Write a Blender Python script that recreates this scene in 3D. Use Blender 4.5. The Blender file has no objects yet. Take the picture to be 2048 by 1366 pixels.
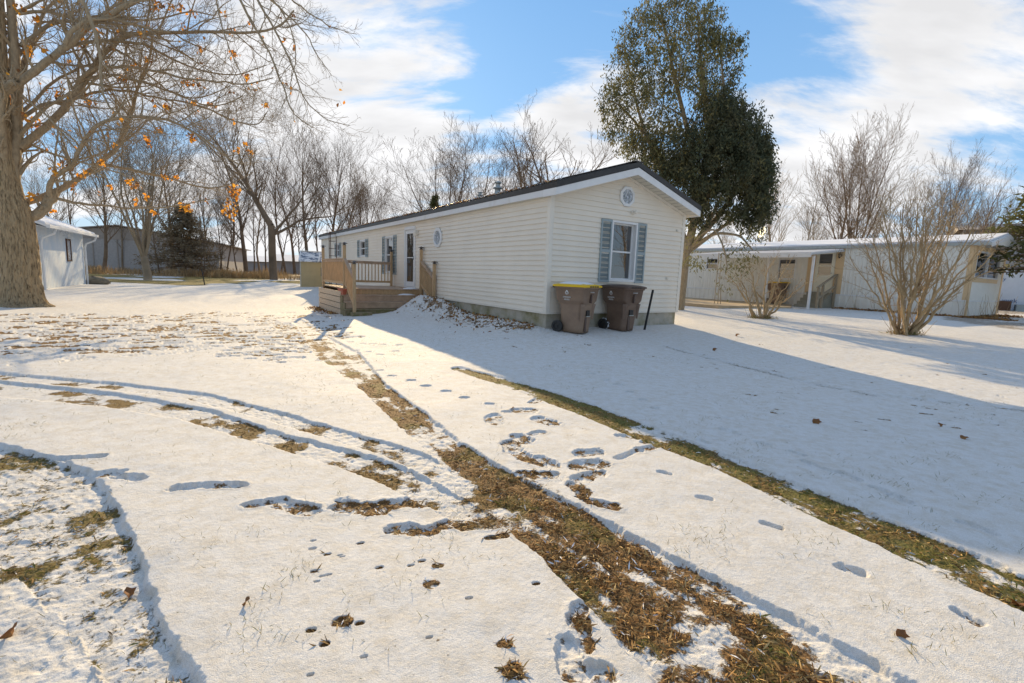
import bpy, math, random
import numpy as np
from mathutils import Vector, Matrix, Euler
SC = bpy.context.scene
COL = SC.collection
R = math.radians

# ------------------------------------------------------------------ camera
H = 1.27                                   # eye height above the foot of the house
F, PITCH, ROLL = 969.76, -.1354, .0374     # focal length in pixels of a 2048 px wide frame
def basis():
    fw = np.array([0, math.cos(PITCH), math.sin(PITCH)]); rt0 = np.array([1., 0, 0]); up0 = np.cross(rt0, fw)
    rt = rt0*math.cos(ROLL)+up0*math.sin(ROLL); up = -rt0*math.sin(ROLL)+up0*math.cos(ROLL)
    return rt, up, fw
RT, UP, FW = basis()
cam = bpy.data.cameras.new('camera'); cam.sensor_width = 36; cam.lens = F/2048*36; cam.clip_end = 3000; cam.clip_start = .05
co = bpy.data.objects.new('camera', cam); COL.objects.link(co)
m = Matrix(((RT[0], UP[0], -FW[0], 0), (RT[1], UP[1], -FW[1], 0), (RT[2], UP[2], -FW[2], H), (0, 0, 0, 1)))
co.matrix_world = m; SC.camera = co
SC.render.resolution_x = 1024; SC.render.resolution_y = 683

# ------------------------------------------------------------------ light
SUN_AZ, SUN_EL = -13.4, 22.8
EXPOSURE = 0.42
SKY_STRENGTH = .125
sd = bpy.data.lights.new('sun', 'SUN'); sd.energy = 4.5; sd.angle = R(.5); sd.color = (1, .76, .43)
so = bpy.data.objects.new('sun', sd); COL.objects.link(so)
sv = Vector((math.sin(R(SUN_AZ))*math.cos(R(SUN_EL)), math.cos(R(SUN_AZ))*math.cos(R(SUN_EL)), math.sin(R(SUN_EL))))
so.rotation_euler = sv.to_track_quat('Z', 'Y').to_euler(); so.location = (0, 0, 30)
SC.view_settings.view_transform = 'Standard'; SC.view_settings.look = 'None'
SC.view_settings.gamma = 1; SC.view_settings.exposure = EXPOSURE

def ray(x, y): return FW+RT*(x-1024)/F-UP*(y-683)/F
def world():
    w = bpy.data.worlds.new('World'); SC.world = w; w.use_nodes = True
    nt = w.node_tree; nt.nodes.clear(); N = nt.nodes.new; L = nt.links.new
    out = N('ShaderNodeOutputWorld'); bg = N('ShaderNodeBackground'); bg.inputs['Strength'].default_value = SKY_STRENGTH
    sky = N('ShaderNodeTexSky'); sky.sky_type = 'NISHITA'; sky.sun_disc = False
    sky.sun_elevation = R(SUN_EL); sky.sun_rotation = R(SUN_AZ); sky.air_density = 1.0; sky.dust_density = .25; sky.ozone_density = 3.0
    def math_(op, a, b=None, c=None, clamp=False):
        n = N('ShaderNodeMath'); n.operation = op; n.use_clamp = clamp
        for i, v in enumerate((a, b, c)):
            if v is None: continue
            if hasattr(v, 'links'): L(v, n.inputs[i])
            else: n.inputs[i].default_value = v
        return n.outputs[0]
    tc = N('ShaderNodeTexCoord'); sep = N('ShaderNodeSeparateXYZ'); L(tc.outputs['Generated'], sep.inputs[0])
    dz = math_('ADD', math_('MAXIMUM', sep.outputs[2], 0), .38)
    comb = N('ShaderNodeCombineXYZ')
    L(math_('DIVIDE', sep.outputs[0], dz), comb.inputs[0]); L(math_('DIVIDE', sep.outputs[1], dz), comb.inputs[1])
    mp = N('ShaderNodeMapping'); mp.inputs['Rotation'].default_value = (0, 0, R(48)); mp.inputs['Scale'].default_value = (.75, 1.9, 1)
    mp.inputs['Location'].default_value = (3.1, 1.7, 0); L(comb.outputs[0], mp.inputs[0])
    n1 = N('ShaderNodeTexNoise'); n1.inputs['Scale'].default_value = 2.6; n1.inputs['Detail'].default_value = 10; n1.inputs['Roughness'].default_value = .60
    n1.inputs['Distortion'].default_value = .35; L(mp.outputs[0], n1.inputs['Vector'])
    # where the sky happens to be clear or thick: broad banks placed in the sky by direction
    n2 = N('ShaderNodeTexNoise'); n2.inputs['Scale'].default_value = 8; n2.inputs['Detail'].default_value = 8; n2.inputs['Roughness'].default_value = .65; n2.inputs['Distortion'].default_value = .6; L(mp.outputs[0], n2.inputs['Vector'])
    val = math_('ADD', n1.outputs['Fac'], math_('MULTIPLY', math_('SUBTRACT', n2.outputs['Fac'], .5), .22))
    for (px, py, wd, amp) in ((960, 50, .975, -.13), (1150, 10, .98, -.12), (720, 110, .99, -.07), (640, 20, .99, -.05), (1570, 110, .985, -.12), (1400, 60, .985, -.07), (1640, 180, .992, -.06), (2010, 370, .988, -.13), (1010, 215, .992, -.06), (200, 40, .985, -.05), (60, 330, .985, -.06), (1450, 20, .985, -.05), (2030, 150, .99, -.05),
                              (780, 230, .975, .10), (1700, 40, .985, .05), (1850, 250, .965, .09), (1150, 150, .985, .06), (1950, 60, .98, .04), (300, 180, .94, .05), (1130, 330, .98, .10), (650, 330, .97, .10), (1640, 330, .98, .09)):
        d = ray(px, py); d = d/np.linalg.norm(d)
        dp = N('ShaderNodeVectorMath'); dp.operation = 'DOT_PRODUCT'; L(tc.outputs['Generated'], dp.inputs[0]); dp.inputs[1].default_value = d
        mr = N('ShaderNodeMapRange'); mr.interpolation_type = 'SMOOTHSTEP'; mr.inputs['From Min'].default_value = wd; mr.inputs['From Max'].default_value = 1.0
        mr.inputs['To Min'].default_value = 0; mr.inputs['To Max'].default_value = amp; L(dp.outputs['Value'], mr.inputs['Value'])
        val = math_('ADD', val, mr.outputs[0])
    mr = N('ShaderNodeMapRange'); mr.interpolation_type = 'SMOOTHSTEP'; mr.inputs['From Min'].default_value = .375; mr.inputs['From Max'].default_value = .60; L(val, mr.inputs['Value'])
    hz = N('ShaderNodeMapRange'); hz.inputs['From Min'].default_value = .0; hz.inputs['From Max'].default_value = .16; hz.inputs['To Min'].default_value = .55; hz.inputs['To Max'].default_value = 0; L(sep.outputs[2], hz.inputs['Value'])
    bk = N('ShaderNodeMapRange'); bk.interpolation_type = 'SMOOTHSTEP'; bk.inputs['From Min'].default_value = .25; bk.inputs['From Max'].default_value = -.35; bk.inputs['To Min'].default_value = 1; bk.inputs['To Max'].default_value = .35; L(sep.outputs[1], bk.inputs['Value'])  # cloud thinned behind the camera to make the fill bluer and dimmer
    ov = N('ShaderNodeMapRange'); ov.interpolation_type = 'SMOOTHSTEP'; ov.inputs['From Min'].default_value = .62; ov.inputs['From Max'].default_value = .9; ov.inputs['To Min'].default_value = 1; ov.inputs['To Max'].default_value = .3; L(sep.outputs[2], ov.inputs['Value'])  # cloud thinned overhead as well, to shape the fill on the snow
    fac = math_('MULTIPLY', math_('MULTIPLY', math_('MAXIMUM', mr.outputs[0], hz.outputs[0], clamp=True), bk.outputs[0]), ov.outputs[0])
    # clear-sky tint and cloud white
    tint = N('ShaderNodeMix'); tint.data_type = 'RGBA'; tint.blend_type = 'MULTIPLY'; tint.inputs['Factor'].default_value = 1
    L(sky.outputs[0], tint.inputs[6]); tint.inputs[7].default_value = (.55, .80, 1.0, 1)
    gz = N('ShaderNodeMapRange'); gz.inputs['From Min'].default_value = 0; gz.inputs['From Max'].default_value = .6; L(sep.outputs[2], gz.inputs['Value'])
    gr = N('ShaderNodeMix'); gr.data_type = 'RGBA'; L(gz.outputs[0], gr.inputs['Factor']); gr.inputs[6].default_value = (2.6, 4.1, 5.6, 1); gr.inputs[7].default_value = (1.15, 2.6, 4.9, 1)
    sk2 = N('ShaderNodeMix'); sk2.data_type = 'RGBA'; sk2.inputs['Factor'].default_value = .8; L(tint.outputs[2], sk2.inputs[6]); L(gr.outputs[2], sk2.inputs[7])
    ctex = N('ShaderNodeTexNoise'); ctex.inputs['Scale'].default_value = 3.2; ctex.inputs['Detail'].default_value = 5; L(mp.outputs[0], ctex.inputs['Vector'])
    cr = N('ShaderNodeMapRange'); cr.inputs['From Min'].default_value = .35; cr.inputs['From Max'].default_value = .65; cr.inputs['To Min'].default_value = 4.9; cr.inputs['To Max'].default_value = 6.5; L(ctex.outputs['Fac'], cr.inputs['Value'])
    cc = N('ShaderNodeVectorMath'); cc.operation = 'SCALE'; cc.inputs[0].default_value = (.985, .985, 1.0); L(cr.outputs[0], cc.inputs['Scale'])
    mix = N('ShaderNodeMix'); mix.data_type = 'RGBA'; L(fac, mix.inputs['Factor']); L(sk2.outputs[2], mix.inputs[6]); L(cc.outputs[0], mix.inputs[7])
    dk = N('ShaderNodeMapRange'); dk.interpolation_type = 'SMOOTHSTEP'; dk.inputs['From Min'].default_value = .45; dk.inputs['From Max'].default_value = -.3; dk.inputs['To Min'].default_value = 1; dk.inputs['To Max'].default_value = .80; L(sep.outputs[1], dk.inputs['Value'])  # sky dimmed behind the camera to lower the fill light
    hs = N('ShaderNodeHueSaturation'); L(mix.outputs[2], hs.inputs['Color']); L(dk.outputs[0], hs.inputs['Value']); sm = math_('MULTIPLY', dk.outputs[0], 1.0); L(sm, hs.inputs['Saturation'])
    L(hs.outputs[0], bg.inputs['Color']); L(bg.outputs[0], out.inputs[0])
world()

# ------------------------------------------------------------------ frames, terrain, pixel -> place
AZ = -.5785; HC = np.array([.80, 11.82])
A2 = np.array([math.sin(AZ), math.cos(AZ)]); B2 = np.array([math.cos(AZ), -math.sin(AZ)])
TC = np.array([18.24, 19.68])
def hw(v, u, o=HC): p = o+A2*u+B2*v; return float(p[0]), float(p[1])
_cp = [(-3, -3, -.33), (0, 0, -.33), (0, 4, -.32), (-5, 7, -.30), (4, 4, -.30), (-8, 2, -.3), (-6, 14, -.25), (-13, 13, -.2), (-9, 22, -.12), (-13, 30, -.03), (-20, 22, 0), (-30, 40, 0), (-20, 45, 0),
       (0, 60, .05), (11, 13, -.02), (7, 12, -.12), (7, 6, -.25), (12, 5, -.18), (15, 14, .12), (9.5, 18.4, .08), (22, 24, .28), (30, 26, .28), (13, 22, .24), (11, 28, .26), (9.5, 22, .2), (18, 20, .28), (22, 15, .2), (60, 60, .3), (-60, 60, 0), (60, 0, 0), (-60, 0, 0), (0, -60, 0), (25, -15, -.2)]
for u in (0, 4, 8, 12, 16, 20, 25): _cp.append((*hw(0, u), 0.)); _cp.append((*hw(-3., u), -.27 if u < 14 else -.12))
for v in (1.6, 3.2, 4.8): _cp.append((*hw(v, 0), 0.))
for v, z in ((0, -.2), (2.4, -.17), (4.8, -.1)): _cp.append((*hw(v, -2.4), z))
for u in (3, 8, 14): _cp.append((*hw(5.2, u), .04))
_cp = np.array(_cp)
def _phi(d2): return .5*d2*np.log(d2+1e-9)
_d2 = ((_cp[:, None, :2]-_cp[None, :, :2])**2).sum(-1)
_n = len(_cp); _M = np.zeros((_n+3, _n+3)); _M[:_n, :_n] = _phi(_d2)+np.eye(_n)*.6
_M[:_n, _n] = 1; _M[:_n, _n+1:] = _cp[:, :2]; _M[_n, :_n] = 1; _M[_n+1:, :_n] = _cp[:, :2].T
_W = np.linalg.solve(_M, np.concatenate([_cp[:, 2], [0, 0, 0]]))
def terrain(x, y):
    x = np.asarray(x, float); y = np.asarray(y, float)
    s = _W[_n]+_W[_n+1]*x+_W[_n+2]*y
    for i in range(_n): s = s+_W[i]*_phi((x-_cp[i, 0])**2+(y-_cp[i, 1])**2)
    r = np.hypot(x, y); k = np.clip((r-45)/30, 0, 1); k = k*k*(3-2*k)
    return s*(1-k)+.05*k
def gp(px, py):
    d = ray(px, py); z = -.2
    for _ in range(14):
        t = (z-H)/d[2]; t = min(max(t, 0), 400); x, y = d[0]*t, d[1]*t; z = float(terrain(x, y))
    return x, y, z
def at(px, D):            # the place on the ground D metres away under picture column px
    d = ray(px, 683+(F*FW[2]+RT[2]*(px-1024))/UP[2]); k = D/math.hypot(d[0], d[1]); x, y = d[0]*k, d[1]*k
    return x, y, float(terrain(x, y))
def zat(px, py, D): d = ray(px, py); return H+D/math.hypot(d[0], d[1])*d[2]
def on_plane(px, py, v, o=HC):   # -> (u, z) on the plane v = const of a building frame
    d = ray(px, py); p = o+B2*v; t = (p@B2)/(d[:2]@B2); q = d[:2]*t; return float((q-o)@A2), H+t*d[2]
def on_depth(px, py, dist):      # a point in the air, dist metres of horizontal distance away
    d = ray(px, py); k = dist/math.hypot(d[0], d[1]); return np.array([d[0]*k, d[1]*k, H+d[2]*k])

# ------------------------------------------------------------------ noise
_rg = np.random.default_rng(5); _G = _rg.random((256, 256))
def vn(x, y, s=0):
    x = np.asarray(x, float)+s*17.3; y = np.asarray(y, float)+s*31.7
    xi = np.floor(x).astype(int); yi = np.floor(y).astype(int); fx = x-xi; fy = y-yi
    fx = fx*fx*(3-2*fx); fy = fy*fy*(3-2*fy)
    g = lambda i, j: _G[(xi+i) & 255, (yi+j) & 255]
    return (g(0, 0)*(1-fx)+g(1, 0)*fx)*(1-fy)+(g(0, 1)*(1-fx)+g(1, 1)*fx)*fy
def fbm(x, y, o=4, s=0):
    t = 0; a = .5; n = 0
    for i in range(o): t = t+a*vn(x*2**i, y*2**i, s+i*3); n += a; a *= .5
    return t/n
def sstep(a, b, x): t = np.clip((x-a)/(b-a), 0, 1); return t*t*(3-2*t)

# ------------------------------------------------------------------ materials
def mat(name, col, rough=.7, metal=0, spec=.4, var=0, vscale=3, bump=0, bscale=20, stretch=(1, 1, 1), col2=None, thr=None, coat=0, trans=0, detail=4, coord='Object', emit=None, alpha=None):
    m = bpy.data.materials.new(name); m.use_nodes = True; nt = m.node_tree; N = nt.nodes.new; L = nt.links.new
    b = nt.nodes['Principled BSDF']; b.inputs['Roughness'].default_value = rough; b.inputs['Metallic'].default_value = metal
    b.inputs['Specular IOR Level'].default_value = spec; b.inputs['Base Color'].default_value = (*col, 1)
    if coat: b.inputs['Coat Weight'].default_value = coat
    tc = N('ShaderNodeTexCoord'); mp = N('ShaderNodeMapping'); mp.inputs['Scale'].default_value = stretch; L(tc.outputs[coord], mp.inputs[0])
    if var or col2:
        n = N('ShaderNodeTexNoise'); n.inputs['Scale'].default_value = vscale; n.inputs['Detail'].default_value = detail; n.inputs['Roughness'].default_value = .6; L(mp.outputs[0], n.inputs['Vector'])
        cr = N('ShaderNodeValToRGB'); L(n.outputs['Fac'], cr.inputs[0])
        lo, hi = thr or (.3, .7)
        cr.color_ramp.elements[0].position = lo; cr.color_ramp.elements[1].position = hi
        c2 = col2 or tuple(min(1, c*(1+var)) for c in col); c1 = col if col2 else tuple(c*(1-var) for c in col)
        cr.color_ramp.elements[0].color = (*c1, 1); cr.color_ramp.elements[1].color = (*c2, 1)
        L(cr.outputs[0], b.inputs['Base Color'])
    if bump:
        n = N('ShaderNodeTexNoise'); n.inputs['Scale'].default_value = bscale; n.inputs['Detail'].default_value = 5; L(mp.outputs[0], n.inputs['Vector'])
        bm = N('ShaderNodeBump'); bm.inputs['Strength'].default_value = bump; bm.inputs['Distance'].default_value = .06 if bump >= 1 else .02; L(n.outputs['Fac'], bm.inputs['Height']); L(bm.outputs[0], b.inputs['Normal'])
    if trans:
        tr = N('ShaderNodeBsdfTranslucent'); mx = N('ShaderNodeMixShader'); mx.inputs[0].default_value = trans
        src = b.inputs['Base Color'].links[0].from_socket if b.inputs['Base Color'].links else None
        if src: L(src, tr.inputs[0])
        else: tr.inputs[0].default_value = (*col, 1)
        L(b.outputs[0], mx.inputs[1]); L(tr.outputs[0], mx.inputs[2]); L(mx.outputs[0], nt.nodes['Material Output'].inputs[0])
    if emit: b.inputs['Emission Color'].default_value = (*emit[0], 1); b.inputs['Emission Strength'].default_value = emit[1]
    return m
M = {}
M['siding'] = mat('siding', (.80, .725, .61), .45, var=.05, vscale=.9)
M['siding_dirty'] = M['siding']
M['corner'] = mat('corner_vinyl', (.78, .72, .62), .45, var=.05, vscale=3)
M['white'] = mat('white_trim', (.74, .74, .73), .45, var=.05, vscale=4)
M['fascia'] = mat('fascia_metal', (.70, .70, .70), .4, col2=(.60, .57, .52), thr=(.55, .8), vscale=2)
M['soffit'] = mat('soffit', (.62, .58, .49), .5, var=.05)
M['roofmetal'] = mat('roof_metal', (.045, .042, .04), .35, metal=.3, var=.2, vscale=8)
M['roofdirt'] = mat('roof_litter', (.10, .075, .05), .8, col2=(.7, .7, .7), thr=(.52, .62), vscale=6, bump=.6, bscale=30)
M['block'] = mat('block_concrete', (.30, .27, .21), .9, col2=(.13, .13, .055), thr=(.42, .72), vscale=2.2, bump=.6, bscale=25)
M['shutter'] = mat('shutter_blue', (.30, .36, .375), .5, var=.06, vscale=5)
M['glass'] = mat('window_glass', (.02, .02, .022), .02, spec=1.0, var=.3, vscale=2); M['glass'].node_tree.nodes['Principled BSDF'].inputs['IOR'].default_value = 1.9
M['leaded'] = mat('leaded_glass', (.25, .28, .32), .12, spec=.8, col2=(.62, .65, .7), thr=(.45, .55), vscale=22, bump=.5, bscale=60)
M['deckwood'] = mat('deck_wood', (.50, .335, .18), .7, var=.22, vscale=4, stretch=(6, 6, 1), bump=.3, bscale=14)
M['deckdark'] = mat('deck_tread', (.44, .31, .21), .75, var=.2, vscale=5, bump=.25, bscale=18)
M['skirt'] = mat('skirt_board', (.64, .51, .37), .8, col2=(.48, .34, .22), thr=(.4, .7), vscale=3, stretch=(1, 3, 8), bump=.35, bscale=14)
M['greenwood'] = mat('mossy_timber', (.17, .15, .06), .85, col2=(.26, .2, .12), thr=(.4, .6), vscale=8, bump=.4)
M['capmetal'] = mat('cap_metal', (.10, .09, .085), .4, metal=.6)
M['snow'] = mat('snow_patch', (.80, .81, .83), .7, var=.03, bump=.5, bscale=30)
M['terracotta'] = mat('planter_red', (.42, .12, .07), .7, var=.12, vscale=6)
M['binbrown'] = mat('bin_brown', (.24, .16, .11), .48, col2=(.31, .21, .14), thr=(.35, .7), vscale=4, bump=.12, bscale=60)
M['bindark'] = mat('bin_brown_dark', (.15, .095, .065), .48, col2=(.20, .13, .09), thr=(.35, .7), vscale=4, bump=.12, bscale=60)
M['binyellow'] = mat('bin_lid_yellow', (.80, .50, .01), .42, var=.06)
M['black'] = mat('black_plastic', (.025, .025, .025), .5, var=.2)
M['binlid'] = mat('bin_lid_brown', (.10, .065, .05), .45, var=.1)
M['marking'] = mat('white_marking', (.75, .75, .73), .6)
M['galv'] = mat('galvanised', (.42, .45, .44), .45, metal=.5, var=.15, vscale=9)
M['rust'] = mat('brown_steel', (.12, .065, .04), .7, metal=.2)
M['bark'] = mat('bark_grey', (.44, .325, .19), .95, col2=(.17, .125, .07), thr=(.48, .66), vscale=5, stretch=(5, 5, .9), bump=1, bscale=7)
M['barklimb'] = mat('bark_limb', (.34, .265, .17), .9, var=.25, vscale=6, stretch=(3, 3, 1), bump=.5, bscale=14)
M['twig'] = mat('bark_far', (.19, .135, .09), .95, var=.3, vscale=.8)
M['twig2'] = mat('bark_far_light', (.30, .235, .16), .95, var=.3, vscale=.8)
M['shrubbark'] = mat('bark_shrub', (.40, .29, .16), .9, var=.25, vscale=5)
M['mapleleaf'] = mat('leaf_orange', (.72, .27, .03), .6, col2=(.80, .40, .05), thr=(.4, .6), vscale=2, trans=.55)
M['deadleaf'] = mat('leaf_brown', (.24, .10, .035), .7, col2=(.34, .17, .06), thr=(.4, .6), vscale=9, trans=.25)
M['litter_a'] = mat('litter_brown', (.37, .205, .065), .85, var=.35, vscale=30)
M['litter_b'] = mat('litter_straw', (.55, .37, .15), .85, var=.3, vscale=30)
M['litter_c'] = mat('litter_dark', (.15, .085, .035), .9, var=.3, vscale=30)
M['grass_a'] = mat('grass_green', (.15, .155, .03), .7, var=.3, vscale=20, trans=.3)
M['grass_b'] = mat('grass_straw', (.30, .24, .10), .8, var=.25, vscale=20, trans=.3)
M['weed'] = mat('weed_tan', (.42, .29, .15), .9, var=.35, vscale=.7, trans=.2)
M['cedar_lit'] = mat('foliage_lit', (.19, .18, .075), .7, col2=(.26, .19, .08), thr=(.5, .8), vscale=1.3, trans=.35)  # sunlight put into the foliage colour, mostly for the upper crown
M['cedar'] = mat('foliage_shade', (.075, .09, .048), .75, col2=(.12, .105, .055), thr=(.45, .75), vscale=1.6, trans=.25)  # same foliage with shade put into its colour, mostly for the lower mass
M['spruce'] = mat('foliage_spruce', (.24, .19, .12), .85, var=.3, vscale=2, trans=.3)
M['pine'] = mat('foliage_pine', (.12, .12, .04), .8, var=.3, vscale=2, trans=.25)
M['trailer'] = mat('trailer_metal', (.80, .78, .71), .5, var=.05, vscale=1.5)
M['trailer2'] = mat('trailer_metal_low', (.80, .78, .71), .5, var=.06, vscale=2)
M['tantrim'] = mat('trailer_tan', (.68, .49, .28), .6, var=.05)
M['snowroof'] = mat('snow_on_roof', (.8, .81, .84), .7, bump=.4, bscale=6, var=.03)
M['porch'] = mat('porch_roof_panel', (.80, .80, .78), .5, trans=.55)
M['porchsnow'] = mat('porch_snow', (.8, .81, .84), .7, trans=.5, var=.03)
M['door'] = mat('door_cream', (.76, .72, .58), .5, var=.03)
M['stepgrey'] = mat('step_grey', (.28, .26, .20), .85, var=.15, vscale=4)
M['railgrey'] = mat('rail_weathered', (.36, .29, .20), .8, var=.15, vscale=5)
M['patio'] = mat('patio_concrete', (.50, .38, .24), .9, var=.12, vscale=3, bump=.2)
M['clay'] = mat('chiminea_clay', (.16, .10, .065), .85, var=.2, vscale=5, bump=.3)
M['chairred'] = mat('chair_maroon', (.10, .03, .02), .6, var=.15)
M['shedwhite'] = mat('shed_paint', (.56, .64, .72), .7, col2=(.70, .73, .75), thr=(.4, .65), vscale=1.4, bump=.12)
M['shedtan'] = mat('shed_plastic_tan', (.50, .40, .22), .6, var=.07, vscale=3)
M['shedgrey'] = mat('shed_plastic_grey', (.52, .50, .42), .6, var=.05)
M['sheddoor'] = mat('shed_door_taupe', (.20, .145, .12), .65, var=.08)
M['shedroof'] = mat('shed_roof_plastic', (.10, .13, .19), .45, col2=(.70, .70, .70), thr=(.42, .55), vscale=3)
M['farwall'] = mat('far_wall_panel', (.46, .44, .42), .9, var=.12, vscale=5)
M['farroof'] = mat('far_shingle', (.40, .355, .31), .9, var=.12, vscale=5)
M['greysiding'] = mat('grey_siding', (.34, .35, .38), .7, var=.04)
M['wrap'] = mat('house_wrap', (.66, .71, .78), .55, var=.04)
M['wrapblue'] = mat('wrap_print_blue', (.05, .12, .26), .6)
M['rock'] = mat('boulder', (.20, .17, .12), .9, var=.25, vscale=5, bump=.5)
M['bluepaint'] = mat('blue_grey_paint', (.24, .33, .42), .7, var=.08)

def block_material():
    m = bpy.data.materials.new('block_wall'); m.use_nodes = True; nt = m.node_tree; N = nt.nodes.new; L = nt.links.new
    b = nt.nodes['Principled BSDF']; b.inputs['Roughness'].default_value = .92
    tc = N('ShaderNodeTexCoord'); sp = N('ShaderNodeSeparateXYZ'); L(tc.outputs['Object'], sp.inputs[0])
    ad = N('ShaderNodeMath'); ad.operation = 'ADD'; L(sp.outputs[0], ad.inputs[0]); L(sp.outputs[1], ad.inputs[1])
    cb = N('ShaderNodeCombineXYZ'); L(ad.outputs[0], cb.inputs[0]); L(sp.outputs[2], cb.inputs[1])
    br = N('ShaderNodeTexBrick'); L(cb.outputs[0], br.inputs['Vector']); br.inputs['Scale'].default_value = 1; br.inputs['Brick Width'].default_value = .4; br.inputs['Row Height'].default_value = .2
    br.inputs['Mortar Size'].default_value = .007; br.inputs['Color1'].default_value = (.48, .43, .35, 1); br.inputs['Color2'].default_value = (.40, .37, .31, 1); br.inputs['Mortar'].default_value = (.42, .39, .32, 1)
    n = N('ShaderNodeTexNoise'); n.inputs['Scale'].default_value = 1.7; n.inputs['Detail'].default_value = 7; n.inputs['Roughness'].default_value = .65; L(tc.outputs['Object'], n.inputs['Vector'])
    cr = N('ShaderNodeValToRGB'); cr.color_ramp.elements[0].position = .42; cr.color_ramp.elements[1].position = .66; L(n.outputs['Fac'], cr.inputs[0])
    cr.color_ramp.elements[0].color = (1, 1, 1, 1); cr.color_ramp.elements[1].color = (.50, .50, .30, 1)
    mx = N('ShaderNodeMix'); mx.data_type = 'RGBA'; mx.blend_type = 'MULTIPLY'; mx.inputs['Factor'].default_value = 1; L(br.outputs['Color'], mx.inputs[6]); L(cr.outputs[0], mx.inputs[7]); L(mx.outputs[2], b.inputs['Base Color'])
    n2 = N('ShaderNodeTexNoise'); n2.inputs['Scale'].default_value = 40; L(tc.outputs['Object'], n2.inputs['Vector'])
    bm = N('ShaderNodeBump'); bm.inputs['Strength'].default_value = .5; bm.inputs['Distance'].default_value = .01; L(n2.outputs['Fac'], bm.inputs['Height']); L(bm.outputs[0], b.inputs['Normal'])
    return m
M['block'] = block_material()

# ------------------------------------------------------------------ object helpers
def tag(o, label=None, cat=None, group=None, kind=None):
    if label: o['label'] = label
    if cat: o['category'] = cat
    if group: o['group'] = group
    if kind: o['kind'] = kind
    return o
def empty(name, loc, rz, label, cat, group=None):
    o = bpy.data.objects.new(name, None); o.empty_display_size = .2; COL.objects.link(o); o.location = loc; o.rotation_euler = (0, 0, rz)
    return tag(o, label, cat, group)
def raw(name, verts, faces, mats, parent=None, smooth=False, midx=None):
    me = bpy.data.meshes.new(name)
    verts = np.asarray(verts, np.float32)
    if isinstance(faces, np.ndarray):
        nf, k = faces.shape; me.vertices.add(len(verts)); me.vertices.foreach_set('co', verts.ravel())
        me.loops.add(nf*k); me.loops.foreach_set('vertex_index', faces.astype(np.int32).ravel())
        me.polygons.add(nf); me.polygons.foreach_set('loop_start', np.arange(0, nf*k, k, dtype=np.int32)); me.polygons.foreach_set('loop_total', np.full(nf, k, np.int32))
        me.update(calc_edges=True)
    else: me.from_pydata(verts.tolist(), [], faces); me.update()
    for mm in (mats if isinstance(mats, (list, tuple)) else [mats]): me.materials.append(mm)
    if midx is not None: me.polygons.foreach_set('material_index', np.asarray(midx, np.int32))
    if smooth: me.polygons.foreach_set('use_smooth', np.ones(len(me.polygons), bool))
    o = bpy.data.objects.new(name, me); COL.objects.link(o)
    if parent: o.parent = parent
    return o
class MB:
    def __init__(s): s.v = []; s.f = []
    def poly(s, pts): n = len(s.v); s.v += [tuple(map(float, p)) for p in pts]; s.f.append(tuple(range(n, n+len(pts)))); return s
    def box(s, x0, x1, y0, y1, z0, z1, bev=0):
        n = len(s.v)
        for z in (z0, z1):
            for x, y in ((x0, y0), (x1, y0), (x1, y1), (x0, y1)): s.v.append((x, y, z))
        for f in ((3, 2, 1, 0), (4, 5, 6, 7), (0, 1, 5, 4), (1, 2, 6, 5), (2, 3, 7, 6), (3, 0, 4, 7)): s.f.append(tuple(n+i for i in f))
        return s
    def beam(s, p, q, w, h, up=(0, 0, 1)):
        p = Vector(p); q = Vector(q); d = (q-p).normalized(); upv = Vector(up); sd = d.cross(upv)
        if sd.length < 1e-4: sd = d.cross(Vector((1, 0, 0)))
        sd.normalize(); u = sd.cross(d).normalized(); n = len(s.v)
        for c in (p, q):
            for a, b in ((-1, -1), (1, -1), (1, 1), (-1, 1)): s.v.append(tuple(c+sd*a*w/2+u*b*h/2))
        for f in ((0, 1, 2, 3), (7, 6, 5, 4), (4, 5, 1, 0), (5, 6, 2, 1), (6, 7, 3, 2), (7, 4, 0, 3)): s.f.append(tuple(n+i for i in f))
        return s
    def prism(s, prof, axis, a0, a1):     # prof: 2-D outline, extruded along axis ('x','y','z')
        n = len(s.v); k = len(prof)
        for a in (a0, a1):
            for p, q in prof: s.v.append({'x': (a, p, q), 'y': (p, a, q), 'z': (p, q, a)}[axis])
        s.f.append(tuple(range(n, n+k))); s.f.append(tuple(range(n+2*k-1, n+k-1, -1)))
        for i in range(k): j = (i+1) % k; s.f.append((n+i, n+j, n+k+j, n+k+i))
        return s
    def lathe(s, prof, c=(0, 0, 0), k=20, rot=None, cap=True):
        n = len(s.v); c = Vector(c)
        for r, z in prof:
            for i in range(k):
                a = 2*math.pi*i/k; p = Vector((r*math.cos(a), r*math.sin(a), z))
                if rot: p = rot @ p
                s.v.append(tuple(c+p))
        for j in range(len(prof)-1):
            for i in range(k): i2 = (i+1) % k; s.f.append((n+j*k+i, n+j*k+i2, n+(j+1)*k+i2, n+(j+1)*k+i))
        if cap: s.f.append(tuple(n+i for i in range(k-1, -1, -1))); s.f.append(tuple(n+(len(prof)-1)*k+i for i in range(k)))
        return s
    def tube(s, pts, r, k=8):
        v, f = tubes([(np.array(pts, float), np.full(len(pts), r) if np.isscalar(r) else np.array(r, float))], k)
        n = len(s.v); s.v += [tuple(p) for p in v.tolist()]; s.f += [tuple(int(i)+n for i in q) for q in f]; return s
    def build(s, name, mt, parent=None, bevel=0, smooth=False):
        o = raw(name, s.v, s.f, mt, parent, smooth)
        if bevel:
            md = o.modifiers.new('bevel', 'BEVEL'); md.width = bevel; md.segments = 2; md.limit_method = 'ANGLE'; md.angle_limit = R(40)
        return o
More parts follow.
